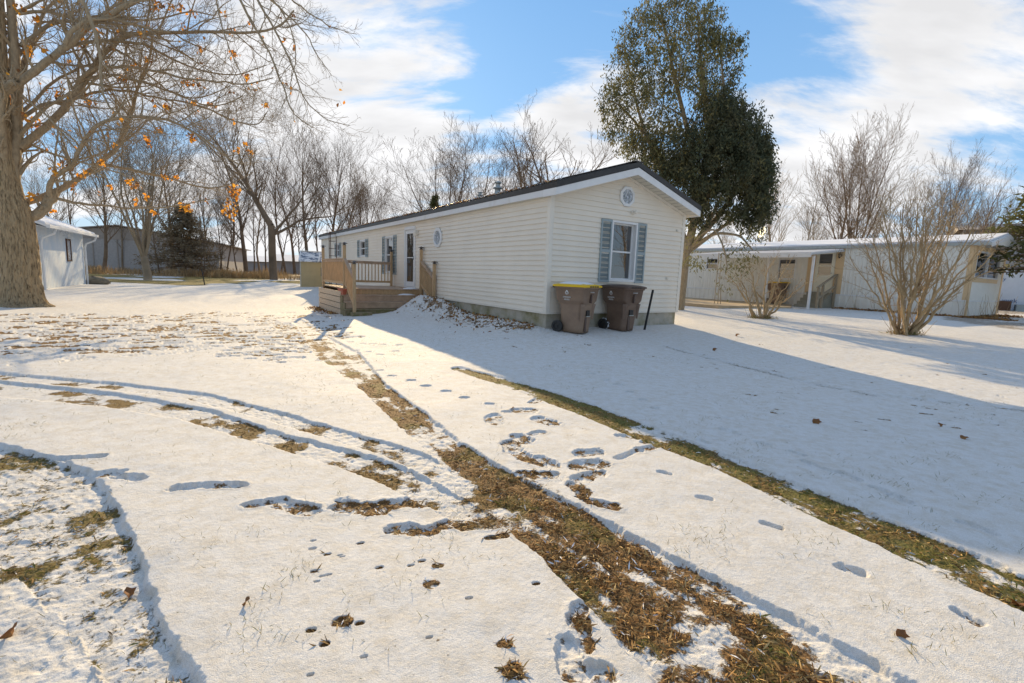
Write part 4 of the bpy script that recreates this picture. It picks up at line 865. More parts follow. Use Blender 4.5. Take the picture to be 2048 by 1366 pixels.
    for i in range(5):
        mb = MB(); mb.box(-.35-.27*(i+1), -.35-.27*i+.02, 4.9+0, 6.0, .25, 1.02-.155*(i+1)+.0); mb.build('step', M['stepgrey'], st, .006)
    mb = MB(); mb.box(-.35, -.04, 4.9, 6.0, .25, 1.02); mb.build('landing', M['stepgrey'], st, .006)
    for y in (4.84,):
        for (x, zt) in ((-.08, 1.86), (-1.65, 1.22), (-1.25, 1.38)): mb = MB(); mb.box(x-.045, x+.045, y-.045, y+.045, .2, zt); mb.build('rail_post', M['railgrey'], root)
        mb = MB(); mb.beam((-.05, y, 1.90), (-1.75, y, 1.24), .13, .04).beam((-.05, y, 1.35), (-1.7, y, .70), .05, .09); mb.build('handrail', M['railgrey'], root)
    mb = MB(); y = 4.78; mb.lathe([(.05, 0), (.05, .03), (.02, .04)], (-.03, y, 2.78), 10, Euler((0, R(-90), 0)).to_matrix()); mb.lathe([(.015, -.12), (.05, -.08), (.065, .06), (.085, .07), (.03, .13), (.008, .17)], (-.14, y, 2.78), 10); mb.tube([(-.03, y, 2.84), (-.10, y, 2.95), (-.14, y, 2.93)], .008, 5); mb.build('wall_lamp', M['black'], root)
    # porch roof over the patio on white posts
    u0, ze = on_plane(1340+1045/2.893, 440+178/2.893, -3.1, TC); u0 += 1.5; u1, ze2 = on_plane(1340+110/2.893, 440+212/2.893, -3.1, TC)
    mb = MB(); n = 0; mb.v += [(-3.15, u0, 2.66), (-.1, u0, 2.98), (-.1, u1, 2.98), (-3.15, u1, 2.66), (-3.15, u0, 2.72), (-.1, u0, 3.04), (-.1, u1, 3.04), (-3.15, u1, 2.72)]
    mb.f += [(3, 2, 1, 0), (4, 5, 6, 7), (0, 1, 5, 4), (1, 2, 6, 5), (2, 3, 7, 6), (3, 0, 4, 7)]; ar = mb.build('porch_roof', M['porch'], root)
    mb = MB(); mb.box(-3.19, -3.16, u0, u1, 2.56, 2.76); mb.build('fascia', M['white'], ar)
    mb = MB(); mb.v += [(-3.1, u0+.04, 2.735), (-.15, u0+.04, 3.045), (-.15, u1-.04, 3.045), (-3.1, u1-.04, 2.735), (-3.1, u0+.04, 2.79), (-.15, u0+.04, 3.10), (-.15, u1-.04, 3.10), (-3.1, u1-.04, 2.79)]
    mb.f += [(3, 2, 1, 0), (4, 5, 6, 7), (0, 1, 5, 4), (1, 2, 6, 5), (2, 3, 7, 6), (3, 0, 4, 7)]; mb.build('roof_snow', M['porchsnow'], ar)
    for (px, py) in ((1340+797/2.893, 440+515/2.893), (1340+545/2.893, 440+492/2.893)):
        g = gp(px, py); q = (np.array(g[:2])-TC); u_, v_ = q@A2, q@B2
        mb = MB(); mb.box(v_-.045, v_+.045, u_-.045, u_+.045, g[2]-.1, 2.66); mb.build('porch_post', M['white'], root)
    # dish on the roof
    mb = MB(); rot = Euler((R(-70), 0, R(60))).to_matrix(); mb.lathe([(.02, -.09), (.2, -.06), (.36, 0), (.365, .01), (.2, -.045), (.01, -.07)], (.8, 9.3, ZE+.95), 20, rot, False); mb.tube([(.8, 9.3, ZE+.1), (.8, 9.3, ZE+.9)], .02, 6); mb.build('satellite_dish', M['galv'], root, smooth=True)
    return root
trailer()
def tl(v, u, z=0): return (*hw(v, u, TC), z)
def patio():
    mb = MB(); p = [gp(1340+x/2.893, 440+y/2.893) for x, y in ((-20, 488), (280, 512), (700, 512), (705, 490), (470, 470), (60, 440), (-40, 440))]
    top = [(q[0], q[1], .305) for q in p]; n = len(top); mb.v = top+[(x, y, .0) for x, y, z in top]; mb.f = [tuple(range(n-1, -1, -1))]+[(i, (i+1) % n, n+(i+1) % n, n+i) for i in range(n)]
    o = mb.build('patio_slab', M['patio']); o['kind'] = 'structure'
patio()
def zz(x, y): return gp(1340+x/2.893, 440+y/2.893)
def trellis():
    for i, (x, lab) in enumerate(((255, 'left'), (284, 'right'))):
        pass
    p = zz(255, 496); q = zz(292, 497); root = empty('trellis', p, 0, 'thin tan metal trellis post frame at the edge of the patio', 'trellis')
    d = np.array(q)-np.array(p)
    h = 2.45
    for k in (0, .55, 1.0):
        mb = MB(); mb.tube([(d[0]*k, d[1]*k, 0), (d[0]*k*.75, d[1]*k*.75, h if k < 1 else .8)], .018, 6); mb.build('upright', M['railgrey'], root)
    mb = MB()
    for z in (.25, .9, 1.5, 2.1, 2.4): mb.tube([(0, 0, z), (d[0]*.5, d[1]*.5, z)], .01, 5)
    mb.build('crossbar', M['railgrey'], root)
trellis()
def chiminea():
    x, y, z = zz(120, 452); D = math.hypot(x, y); s = (zat(1340+120/2.893, 440+337/2.893, D)-z)/1.15
    o = empty('chiminea', (x, y, .3), 0, 'brown clay chiminea with a tall neck on the neighbour\'s patio', 'chiminea'); s = .95
    mb = MB(); mb.lathe([(a*s, b*s) for a, b in ((.20, 0), (.17, .12), (.13, .2), (.17, .25), (.27, .36), (.33, .50), (.30, .66), (.20, .78), (.13, .88), (.105, 1.05), (.10, 1.22), (.14, 1.26), (.14, 1.31), (.08, 1.31))], (0, 0, 0), 22); b = mb.build('body', M['clay'], o, smooth=True)
    mb = MB(); mb.lathe([(.11, 0), (.10, .05), (.075, .06)], (.02, -.27, .47), 14, Euler((R(80), 0, 0)).to_matrix()); mb.build('mouth', M['black'], o)
chiminea()
def leafpile(x, y, w, l, h, n, lab=None):
    rng = np.random.default_rng(int(abs(x*10))); P = rng.normal(size=(n, 2))*[w, l]; z = terrain(x+P[:, 0], y+P[:, 1])+h*np.exp(-(P[:, 0]/w)**2-(P[:, 1]/l)**2)*rng.random(n)
    return np.stack([x+P[:, 0], y+P[:, 1], z+.02], 1)
def chair_and_table():
    x, y, z = zz(345, 462); o = empty('patio_chair', (x, y, .31), R(-20), 'dark maroon slatted chair folded beside the patio table', 'chair')
    mb = MB()
    for k in range(7): mb.box(-.28+.085*k, -.22+.085*k, -.02, .01, .42, .98)
    mb.build('backrest', M['chairred'], o); mb = MB(); mb.box(-.3, .3, -.46, -.02, .38, .42); mb.build('seat', M['chairred'], o)
    for (a, b) in ((-.28, -.02), (.28, -.02), (-.28, -.44), (.28, -.44)): mb = MB(); mb.beam((a, b, 0), (a, b, .40 if b < -.1 else 1.0), .04, .04); mb.build('leg', M['black'], o)
    for a in (-.3, .3): mb = MB(); mb.box(a-.03, a+.03, -.46, 0, .60, .63); mb.build('armrest', M['chairred'], o)
    x, y, z = zz(430, 468); o = empty('patio_table', (x, y, .31), R(-20), 'wire framed patio table with curved legs on the neighbour\'s patio', 'table')
    mb = MB(); mb.box(-.55, .55, -.35, .35, .69, .72); mb.build('tabletop', M['rust'], o)
    for a in (-.45, .45):
        for b in (-.28, .28): mb = MB(); mb.tube([(a, b, .69), (a*.75, b*.7, .45), (a*.85, b*.8, .2), (a*1.1, b*1.1, 0)], .014, 6); mb.build('leg', M['rust'], o)
chair_and_table()
q_ = zz(612, 487); bin_(0, 0, R(-60), 'brown trash cart with a yellow lid standing by the neighbour\'s wall', M['binyellow'], True, 'trash carts by the gable wall', far=True, pos=(q_[0], q_[1], .31))

# neighbour further right: grey house partly in white wrap
def wrap_house():
    D = 42.; x, y, z = at(2025, D); root = empty('house', (x, y, .25), R(-38), 'grey sided house under construction with printed white wrap on its lower wall', 'house')
    # wall facing the camera, local +x along the wall
    mb = MB(); mb.box(-2.6, 12, 0, .2, 2.45, 4.9); mb.build('siding', M['greysiding'], root)
    mb = MB(); mb.box(-2.6, 12, .004, .2, 0, 2.445); mb.build('house_wrap', M['wrap'], root)
    mb = MB(); mb.box(-2.6, 12, .2, 8, 0, 4.9); mb.build('wall', M['greysiding'], root)
    mb = MB(); mb.v += [(-2.9, -.4, 4.85), (12.4, -.4, 4.85), (12.4, 4, 5.6), (-2.9, 4, 5.6), (12.4, 8.4, 4.85), (-2.9, 8.4, 4.85)]; mb.f += [(0, 1, 2, 3), (3, 2, 4, 5), (0, 3, 5), (1, 4, 2)]; mb.build('roof', M['farroof'], root)
    for k, z0 in enumerate(np.arange(2.6, 4.8, .2)): mb = MB(); mb.box(-2.6, 12, -.012, -.002, z0, z0+.012); mb.build('lap_line', M['farwall'], root)
    f = MB(); f.box(-1.35, -.65, -.05, .003, .75, 2.2); w = f.build('window', M['white'], root)
    for z0 in (.85, 1.52): mb = MB(); mb.box(-1.27, -.73, -.06, -.051, z0, z0+.6); mb.build('pane', M['glass'], w)
    rot = (R(90), 0, 0)
    text('lettering', 'Tyvek', .34, (1.35, -.012, 1.98), rot, M['wrapblue'], root); text('lettering', 'HomeWrap', .14, (1.4, -.012, 1.72), rot, M['wrapblue'], root)
    text('lettering', 'y', .28, (-.45, -.012, 1.9), rot, M['wrapblue'], root); text('lettering', 'ek  vvek', .34, (-.35, -.012, .62), rot, M['wrapblue'], root); text('lettering', 'HomeWrap', .14, (-1.6, -.012, .42), rot, M['wrapblue'], root)
    mb = MB(); mb.box(.1, 8, -1.2, -.4, 0, .42); mb.build('foam_stack', M['shutter'], root)
    mb = MB(); mb.box(-.75, -.1, -1.0, -.35, 0, .6); mb.build('ac_unit', M['rust'], root, .02)
wrap_house()

# ------------------------------------------------------------------ white outbuilding at the left, far building, plastic shed
def outbuilding():
    A = np.array(gp(82, 580)[:2]); Bq = np.array(gp(172.8, 568)[:2]); L = float(np.linalg.norm(Bq-A)); d = (Bq-A)/L; rz = math.atan2(d[1], d[0])-math.pi/2
    root = empty('outbuilding', (*A, 0), rz, 'white painted outbuilding with gutters and icicles just behind the big maple', 'outbuilding')
    zg = float(terrain(*A))-.15; W = 6.; ZE = zat(168, 468, float(np.hypot(*Bq)))   # local: y along the wall, x to the right (towards the yard); building lies at -x
    mb = MB(); h = (3.95, 4.6, 1.02, 1.9)
    s = 0.
    def P(s, z, o): return (o, s, z)
    n = 34
    for i in range(n):
        a = L*i/n; b = L*(i+1)/n
        for (a2, b2, o) in ((a, b-.02, 0), (b-.02, b, -.012)):
            zz_ = [(zg, ZE)] if not (h[0]-.3 < (a2+b2)/2 < h[0]+.3) else [(zg, h[2]), (h[3], ZE)]
            for p, q in [(zg, ZE)]: mb.poly([P(a2, p, o), P(b2, p, o), P(b2, q, o), P(a2, q, o)])
    mb.build('wall', M['shedwhite'], root)
    mb = MB(); mb.box(-W, -.02, 0, L, zg, ZE); mb.build('wall', M['shedwhite'], root)
    zr = ZE+1.25; mb = MB()
    for s in (-1, 1):
        n = len(mb.v); xe = .45 if s > 0 else -W-.45; ze = ZE-.08
        for y in (-.5, L+.45): mb.v += [(xe, y, ze), (-W/2, y, zr), (-W/2, y, zr+.1), (xe, y, ze+.1)]
        for f in ((0, 1, 2, 3), (7, 6, 5, 4), (0, 4, 5, 1), (1, 5, 6, 2), (2, 6, 7, 3), (3, 7, 4, 0)): mb.f.append(tuple(n+i for i in f))
    rf = mb.build('roof', M['white'], root)
    mb = MB(); mb.v += [(.42, -.45, ZE+.035), (-W/2, -.45, zr+.105), (-W/2, L+.4, zr+.105), (.42, L+.4, ZE+.035), (.42, -.45, ZE+.1), (-W/2, -.45, zr+.16), (-W/2, L+.4, zr+.16), (.42, L+.4, ZE+.1)]; mb.f += [(3, 2, 1, 0), (4, 5, 6, 7), (0, 1, 5, 4), (1, 2, 6, 5), (2, 3, 7, 6), (3, 0, 4, 7)]; mb.build('roof_snow', M['snowroof'], rf)
    mb = MB()
    mb.poly([(0, -.001, ZE), (-W, -.001, ZE), (-W/2, -.001, zr)]); mb.build('gable', M['shedwhite'], root); mb = MB(); mb.poly([(0, L+.001, ZE), (-W/2, L+.001, zr), (-W, L+.001, ZE)]); mb.build('gable', M['shedwhite'], root)
    mb = MB(); mb.box(.45, .57, -.5, L+.45, ZE-.12, ZE-.0); mb.build('gutter', M['white'], root, .01)
    for y in (.25, L-.02):
        mb = MB(); mb.tube([(.5, y+.25, ZE-.12), (.45, y+.2, ZE-.3), (.12, y+.02, ZE-.5), (.07, y, ZE-.7), (.07, y, zg+.15)], .045, 8); mb.build('downspout', M['white'], root)
    for i in range(22):
        y = .3+i*.09+random.Random(i).random()*.08; l = .05+.2*random.Random(i+9).random(); mb = MB(); mb.lathe([(.002, -l), (.012, 0)], (.5, y, ZE-.12), 6); mb.build('icicle', M['leaded'], root)
    u0 = L*.56; mb = MB()
    for q in ((.0, .05, u0, u0+.06), (.0, .05, u0+.60, u0+.66)): mb.box(q[0]+.002, q[1], q[2], q[3], 1.15, 2.2)
    mb.box(.002, .05, u0+.061, u0+.599, 2.13, 2.2).box(.002, .05, u0+.061, u0+.599, 1.15, 1.22); w = mb.build('window', M['rust'], root); mb = MB(); mb.box(.003, .02, u0+.061, u0+.599, 1.221, 2.129); mb.build('pane', M['leaded'], w)
    x, y = hw(0, 0, A); 
outbuilding()
def far_building():
    x, y, z = at(240, 70); root = empty('building', (x, y, 0), R(21), 'long low grey building with a broad brown gable beyond the tree line', 'building')
    hwd = 9.6; ze = zat(363, 486, 70); zp = zat(240, 453, 70)
    mb = MB(); mb.box(-hwd, hwd, 0, 22, -.3, ze); mb.build('wall', M['farwall'], root)
    mb = MB(); mb.prism([(-hwd-.3, ze+.002), (hwd+.3, ze+.002), (0, zp)], 'y', -.05, 22); mb.build('gable', M['farroof'], root)
    for s_ in (-1, 1): mb = MB(); mb.beam((s_*(hwd+.6), 11, ze+.05), (0, 11, zp+.12), 22.6, .12) ; mb.build('roof', M['farroof'], root)
    for i in range(9): mb = MB(); mb.box(-9+2.2*i, -8.9+2.2*i, -.06, 0, -.2, ze-.05); mb.build('wall_rib', M['farroof'], root)
    for (px, D, w, h, lab) in ((500, 105, 12, 4.0, 'low white building with snowy roof far behind the trees'), (590, 95, 9, 4.4, 'small pale house far behind the leaning tree')):
        x, y, z = at(px, D); r2 = empty('building', (x, y, 0), R(4), lab, 'building'); mb = MB(); mb.box(-w/2, w/2, 0, 8, -.3, h*.55); mb.build('wall', M['greysiding'], r2)
        mb = MB(); mb.v += [(-w/2-.4, -.5, h*.52), (w/2+.4, -.5, h*.52), (w/2+.4, 4, h*.8), (-w/2-.4, 4, h*.8), (w/2+.4, 8.5, h*.52), (-w/2-.4, 8.5, h*.52)]; mb.f += [(0, 1, 2, 3), (3, 2, 4, 5), (0, 3, 5), (1, 4, 2)]; mb.build('roof', M['snowroof'], r2)
far_building()
def plastic_shed():
    x, y, z = at(602, 36.6); root = empty('storage_shed', (x, y, z), R(18), 'small tan plastic storage shed with taupe doors past the end of the mobile home', 'shed')
    # local: front face -y? doors face -x-ish; long side towards the camera (+x right)
    W, L, h = 2.2, 3.6, 1.75
    mb = MB(); k = 0; zz_ = .0
    while zz_ < h-.01: mb.box(0, L, -.004-.012*(k % 1), .05, zz_, zz_+.135).box(0, L, .006, .05, zz_+.135, zz_+.15); zz_ += .15; k += 1
    mb.build('wall', M['shedtan'], root)
    mb = MB(); mb.box(0, L, .051, W, 0, h); mb.build('wall', M['shedgrey'], root)
    mb = MB(); mb.box(-.07, -.001, -.02, .38, 0, h).box(-.07, -.001, W-.38, W+.02, 0, h).box(-.07, -.001, .381, W-.381, h-.12, h).prism([(-.02, h+.001), (W+.02, h+.001), (W/2, h+.62)], 'x', -.07, -.001); mb.build('front_frame', M['shedgrey'], root)
    mb = MB(); mb.box(-.05, -.002, .385, W/2-.005, .02, h-.125); d = mb.build('door', M['sheddoor'], root); mb = MB(); mb.box(-.05, -.002, W/2+.005, W-.385, .02, h-.125); mb.build('door', M['sheddoor'], root)
    for zq in (.25, .85, 1.5): mb = MB(); mb.box(-.09, -.07, .36, .46, zq, zq+.1); mb.build('hinge', M['black'], root)
    mb = MB(); mb.tube([(-.10, W/2-.14, .95), (-.10, W/2+.1, .72)], .03, 6); mb.build('latch', M['black'], root)
    mb = MB()
    for s in (-1, 1):
        n = len(mb.v); ye = -.12 if s < 0 else W+.12
        for xq in (-.14, L+.1): mb.v += [(xq, ye, h-.03), (xq, W/2, h+.66), (xq, W/2, h+.71), (xq, ye, h+.03)]
        for f in ((0, 1, 2, 3), (7, 6, 5, 4), (0, 4, 5, 1), (1, 5, 6, 2), (2, 6, 7, 3), (3, 7, 4, 0)): mb.f.append(tuple(n+i for i in f))
    r = mb.build('roof', M['shedroof'], root)
    for xq in (-.1, 1.15, 2.4): mb = MB(); mb.beam((xq, -.12, h+.045), (xq, W/2, h+.73), .09, .04); mb.build('roof_batten', M['white'], r)
    mb = MB(); mb.beam((-.14, W/2, h+.74), (L+.1, W/2, h+.74), .16, .04); mb.build('ridge_cap', M['white'], r)
    mb = MB(); mb.box(1.25, 1.6, -.03, -.005, .78, 1.38); mb.build('window', M['railgrey'], root)
plastic_shed()
def rock():
    x, y, z = gp(187, 568); rg = np.random.default_rng(4); mb = MB(); mb.lathe([(.3, 0), (.42, .12), (.38, .3), (.2, .42), (.02, .45)], (0, 0, -.05), 14)
    v = np.array(mb.v); v[:, 0] *= 1.9; v += (rg.random(v.shape)-.5)*.07; o = raw('boulder', v, mb.f, M['rock'], smooth=True); o.location = (x, y, z); o.rotation_euler = (0, 0, R(20)); tag(o, 'brown flat boulder at the corner of the white outbuilding', 'boulder')
rock()

# ------------------------------------------------------------------ trees
def norm(v): return v/(np.linalg.norm(v)+1e-9)
def limb(rng, p, d, L, r0, r1, n, wob=.12, trop=0., grav=0.):
    P = [np.array(p, float)]; d = norm(np.array(d, float)); st = L/n
    for i in range(n):
        d = norm(d+rng.normal(size=3)*wob+np.array([0, 0, trop])*(1/n)+np.array([0, 0, -grav])*(1/n)); P.append(P[-1]+d*st)
    t = np.linspace(0, 1, n+1); return np.array(P), r0+(r1-r0)*t**.85
def side_dir(rng, d, ang, up=.0):
    q = rng.normal(size=3); q = norm(q-d*(q@d)); return norm(d*math.cos(ang)+q*math.sin(ang)+np.array([0, 0, up]))
def sprout(rng, P, rad, out, lv, cfg, t0=.15):
    # children along a limb; cfg[lv] = (per metre, angle, length ratio, radius ratio, segs, wobble, upward pull, t exponent)
    if lv >= len(cfg): return
    dens, ang, lr, rr, segs, wob, trop, mn = cfg[lv]; n = len(P)-1; L = np.linalg.norm(np.diff(P, axis=0), axis=1).sum(); k = max(mn, int(L*dens+rng.random()))
    for i in range(k):
        t = t0+(1-t0)*(i+rng.random())/k; t = min(t, .995); q = t*n; j = int(q); f = q-j; p = P[j]*(1-f)+P[min(j+1, n)]*f; d = norm(P[min(j+1, n)]-P[j]) if j < n else norm(P[n]-P[n-1]); r = (rad[j]*(1-f)+rad[min(j+1, n)]*f)*rr
        l = L*lr*((.5+.72*math.sin(math.pi*min(1, max(0, (t-t0)/(1-t0)))*.85+.25)) if lv == 0 else (1.15-.75*t))*rng.uniform(.7, 1.3); Q, rq = limb(rng, p, side_dir(rng, d, R(ang)*rng.uniform(.7, 1.3), .15 if trop > 0 else -.05), l, max(r, .004), max(r*.25, cfg_min[0]), segs, wob, trop)
        out.append((Q, rq)); sprout(rng, Q, rq, out, lv+1, cfg, .12)
cfg_min = [.003]
def lines_to_mesh(paths, name, mt, parent, thick=.03):
    big = [p for p in paths if p[1][0] > thick]; sm = [p for p in paths if p[1][0] <= thick]; V = []; Fq = []; n = 0
    for grp, k in ((big, 7), (sm, 3)):
        if grp: v, f = tubes(grp, k); V.append(v); Fq.append(f+n); n += len(v)
    return raw(name, np.concatenate(V), np.concatenate(Fq), mt, parent, smooth=True)
def tree_obj(name, loc, rz, label, trunk, twigs, mt_trunk, mt_twig, cat='tree', group=None, crownname='branches'):
    root = empty(name, loc, rz, label, cat, group)
    lines_to_mesh(trunk, 'trunk', mt_trunk, root, 0); lines_to_mesh(twigs, crownname, mt_twig, root); return root
def forest_tree(seed, Ht, kind):
    rng = np.random.default_rng(seed); trunk = []; tw = []; cfg_min[0] = .009
    if kind == 'tall':      # straight bole, ascending limbs from a third up
        P, r = limb(rng, (0, 0, -.2), (rng.normal()*.04, rng.normal()*.04, 1), Ht*.93, Ht*.0165, .02, 12, .045, .1); trunk.append((P, r))
        sprout(rng, P, r, tw, 0, [(1.8, 42, .38, .42, 7, .11, .7, 10), (2.1, 38, .44, .5, 5, .15, .4, 5), (2.8, 36, .44, .6, 3, .16, .3, 4)], .26)
    elif kind == 'vase':    # several stems rising from a short trunk
        P, r = limb(rng, (0, 0, -.2), (0, 0, 1), Ht*.16, Ht*.022, Ht*.017, 4, .05); trunk.append((P, r))
        for i in range(8):
            a = 2*math.pi*i/8+rng.random()*.5; sp = rng.uniform(.18, .62) if i % 2 else rng.uniform(.05, .3); Q, rq = limb(rng, P[-1]-np.array([0, 0, rng.random()*Ht*.05]), (math.cos(a)*sp, math.sin(a)*sp, 1), Ht*rng.uniform(.68, .86), Ht*.0080, .02, 10, .07, .35)
            tw.append((Q, rq)); sprout(rng, Q, rq, tw, 0, [(1.1, 38, .40, .42, 6, .13, .4, 8), (1.9, 36, .44, .5, 4, .16, .3, 5), (2.6, 36, .44, .6, 3, .16, .25, 4)], .2)
    elif kind == 'round':   # heavy crooked limbs and a domed crown
        P, r = limb(rng, (0, 0, -.2), (.05, 0, 1), Ht*.36, Ht*.026, Ht*.02, 6, .06); trunk.append((P, r))
        for i in range(9):
            a = 2*math.pi*i/9+rng.random()*.4; sp = (.35, .9, 1.5)[i % 3]; Q, rq = limb(rng, P[-1-(i % 2)], (math.cos(a)*sp, math.sin(a)*sp, 1), Ht*rng.uniform(.48, .62), Ht*.012, .025, 9, .15, .5)
            tw.append((Q, rq)); sprout(rng, Q, rq, tw, 0, [(1.2, 42, .42, .5, 6, .18, .4, 8), (1.9, 38, .44, .55, 4, .18, .35, 4), (2.6, 36, .42, .6, 3, .18, .3, 3)], .2)
    elif kind == 'slim':
        P, r = limb(rng, (0, 0, -.2), (rng.normal()*.06, rng.normal()*.06, 1), Ht*.95, Ht*.0095, .015, 10, .06, .1); trunk.append((P, r))
        sprout(rng, P, r, tw, 0, [(1.5, 40, .28, .5, 5, .14, .7, 8), (2.2, 36, .46, .6, 3, .16, .4, 4)], .25)
    elif kind == 'lean':
        P, r = limb(rng, (0, 0, -.2), (0, 0, 1), Ht*.32, Ht*.022, Ht*.019, 6, .03, 0); trunk.append((P, r))
        Q, rq = limb(rng, P[-1], (-.55, 0, 1), Ht*.62, Ht*.018, .03, 10, .06, .35); trunk.append((Q, rq)); sprout(rng, Q, rq, tw, 0, [(1.5, 46, .42, .5, 7, .16, .4, 9), (2.0, 40, .44, .6, 5, .16, .3, 4), (2.6, 38, .44, .6, 3, .16, .3, 3)], .12)
        for h in (.55, .7): Q2, r2 = limb(rng, P[-2], (.7, .2, h), Ht*.5, Ht*.009, .02, 9, .14, .3); tw.append((Q2, r2)); sprout(rng, Q2, r2, tw, 0, [(1.2, 46, .42, .5, 6, .16, .4, 7), (2.2, 38, .4, .6, 3, .16, .2, 3)], .2)
    return trunk, tw
PROTO = {}
def proto(kind, seed, Ht=15.):
    k = (kind, seed)
    if k not in PROTO: PROTO[k] = [None, forest_tree(seed, Ht, kind)]
    return k
def put_tree(px, D, ytop, kind, seed, label, rz=0, group=None, mt=None, lean=0, sx=1.):
    k = proto(kind, seed); x, y, z = at(px, D); mz = max(float(q[0][:, 2].max()) for q in PROTO[k][1][0]+PROTO[k][1][1]); s = (zat(px, ytop, D)-z)*1.07/(mz-.2); mt = mt or M['twig']
    if PROTO[k][0] is None:
        r = tree_obj('bare_tree', (x, y, z), rz, label, *PROTO[k][1], mt, mt, group=group); PROTO[k][0] = r
    else:
        src = PROTO[k][0]; r = src.copy(); COL.objects.link(r); r.location = (x, y, z)
        for ch in list(src.children):
            c = ch.copy(); COL.objects.link(c); c.parent = r
            if c.data.materials[0] != mt: c.data = c.data.copy(); c.data.materials[0] = mt
        tag(r, label)
        if group: r['group'] = group
    r.scale = (s*sx, s*sx, s); r.rotation_euler = (0, R(lean), rz); return r
GL = 'bare trees along the back lot line'
put_tree(294, 44, 195, 'vase', 2, 'broad bare maple with many pale stems forking low, standing alone on the green strip', .4, None, M['twig2'], 0, 1.15)
put_tree(547, 52, 235, 'lean', 5, 'dark bare tree whose trunk bends left above a knee, left of the plastic shed', 0, GL)
put_tree(492, 62, 215, 'tall', 7, 'tall straight bare tree with the thickest trunk of the back row', .2, GL)
put_tree(617, 66, 238, 'tall', 8, 'tall full bare tree rising right behind the tan plastic shed', 1.1, GL)
put_tree(572, 78, 262, 'slim', 9, 'slender bare tree between the leaning tree and the shed', .3, GL)
put_tree(664, 70, 272, 'tall', 10, 'bare tree just past the far end of the long home', 2.1, GL)
put_tree(726, 74, 338, 'vase', 11, 'low spreading bare tree over the middle of the long roof', .9, GL)
put_tree(770, 84, 372, 'slim', 12, 'smallest bare tree over the long roof', .9, GL)
put_tree(905, 64, 252, 'vase', 13, 'wide fan shaped bare tree behind the two roof vents', 2.9, None, None, 0, 1.25)
put_tree(985, 60, 268, 'tall', 14, 'dense brownish bare tree between the fan shaped tree and the round crowned one', 1.7, None)
put_tree(1072, 54, 232, 'round', 15, 'round crowned bare tree with crooked heavy limbs above the roof', .5, None, M['twig'], 0, 1.1)
put_tree(1700, 52, 246, 'vase', 16, 'tallest bare tree behind the white ribbed home, with upswept stems', .3, None, None, 0, .85)
put_tree(1655, 58, 292, 'tall', 17, 'bare tree half merged with the tallest one behind the white ribbed home', 1.3)
put_tree(1590, 60, 330, 'slim', 18, 'thin wispy bare tree right of the dark evergreen', .3, None, M['twig2'])
put_tree(1540, 66, 300, 'tall', 19, 'pale wispy bare tree partly hidden by the dark evergreen', .9, None, M['twig2'])
put_tree(1868, 46, 306, 'vase', 13, 'fine twigged bare tree rising behind the larger shrub', 1.3, None, None, 0, .75)
put_tree(1950, 40, 352, 'round', 15, 'knobbly brown bare tree over the right end of the white ribbed home', 2.2, None, None, 0, .7)
for i, (px, D, yt, kd, sd_) in enumerate([(120, 60, 330, 'tall', 7), (165, 64, 300, 'slim', 9), (205, 58, 250, 'tall', 8), (245, 70, 330, 'slim', 12), (345, 66, 250, 'tall', 10), (372, 80, 330, 'slim', 18), (425, 72, 330, 'slim', 9), (445, 64, 370, 'slim', 12), (462, 80, 300, 'tall', 8), (520, 84, 300, 'slim', 18), (590, 90, 320, 'tall', 10), (640, 92, 320, 'slim', 9), (690, 90, 318, 'tall', 7), (745, 96, 380, 'slim', 18), (800, 98, 396, 'tall', 8), (845, 90, 372, 'slim', 12), (405, 56, 395, 'slim', 18), (438, 58, 400, 'slim', 9)]):
    names = ['behind the big maple trunk', 'above the roof of the white outbuilding', 'left of the low forking maple', 'behind the left side of the low forking maple', 'directly behind the low forking maple', 'above the dark spruce', 'right of the dark spruce', 'short one right of the spruce', 'behind the thickest trunk on its left', 'between the thickest trunk and the leaning tree', 'far behind the leaning tree', 'behind the shed roof', 'over the far end of the long roof', 'over the long roof left of its middle', 'over the middle of the long roof', 'left of the fan shaped tree', 'thin one nearest the spruce', 'thin one beside the brush']
    put_tree(px, D, yt, kd, sd_, 'grey bare woodland tree, '+names[i], i*1.3, GL, M['twig'] if i % 3 else M['twig2'])
for i, (px, D, yt, sd_, nm) in enumerate([(318, 60, 380, 9, 'just right of the low forking maple'), (350, 74, 350, 12, 'showing above the left shoulder of the spruce'), (398, 62, 360, 18, 'rising at the right shoulder of the spruce'), (418, 70, 345, 12, 'in the thicket right of the spruce'), (452, 68, 350, 9, 'in the middle of the thicket'), (475, 58, 372, 18, 'just left of the thickest trunk'), (508, 58, 350, 9, 'just right of the thickest trunk'), (530, 66, 340, 12, 'directly left of the leaning tree'), (562, 64, 360, 18, 'just right of the leaning tree'), (604, 74, 350, 12, 'over the gable of the plastic shed')]):
    put_tree(px, D, yt, 'slim', sd_, 'thin dark sapling '+nm, i*.9, GL, M['twig'])
for i, (px, D, yt, kd, sd_, nm) in enumerate([(1440, 70, 420, 'tall', 8, 'seen through the lower limbs of the dark evergreen'), (1500, 74, 390, 'slim', 9, 'low down behind the dark evergreen'), (1620, 80, 400, 'tall', 7, 'low and far behind the patio roof'), (1760, 62, 400, 'tall', 10, 'between the tallest tree and the larger shrub'), (1815, 70, 380, 'slim', 12, 'just left of the fine twigged tree'), (1920, 66, 400, 'tall', 8, 'behind the roof end of the white ribbed home'), (2035, 60, 420, 'slim', 18, 'at the right edge behind the pine')]):
    put_tree(px, D, yt, kd, sd_, 'bare woodland tree '+nm, i*1.7+.4, 'bare trees behind the white ribbed home', M['twig'] if i % 2 else M['twig2'])
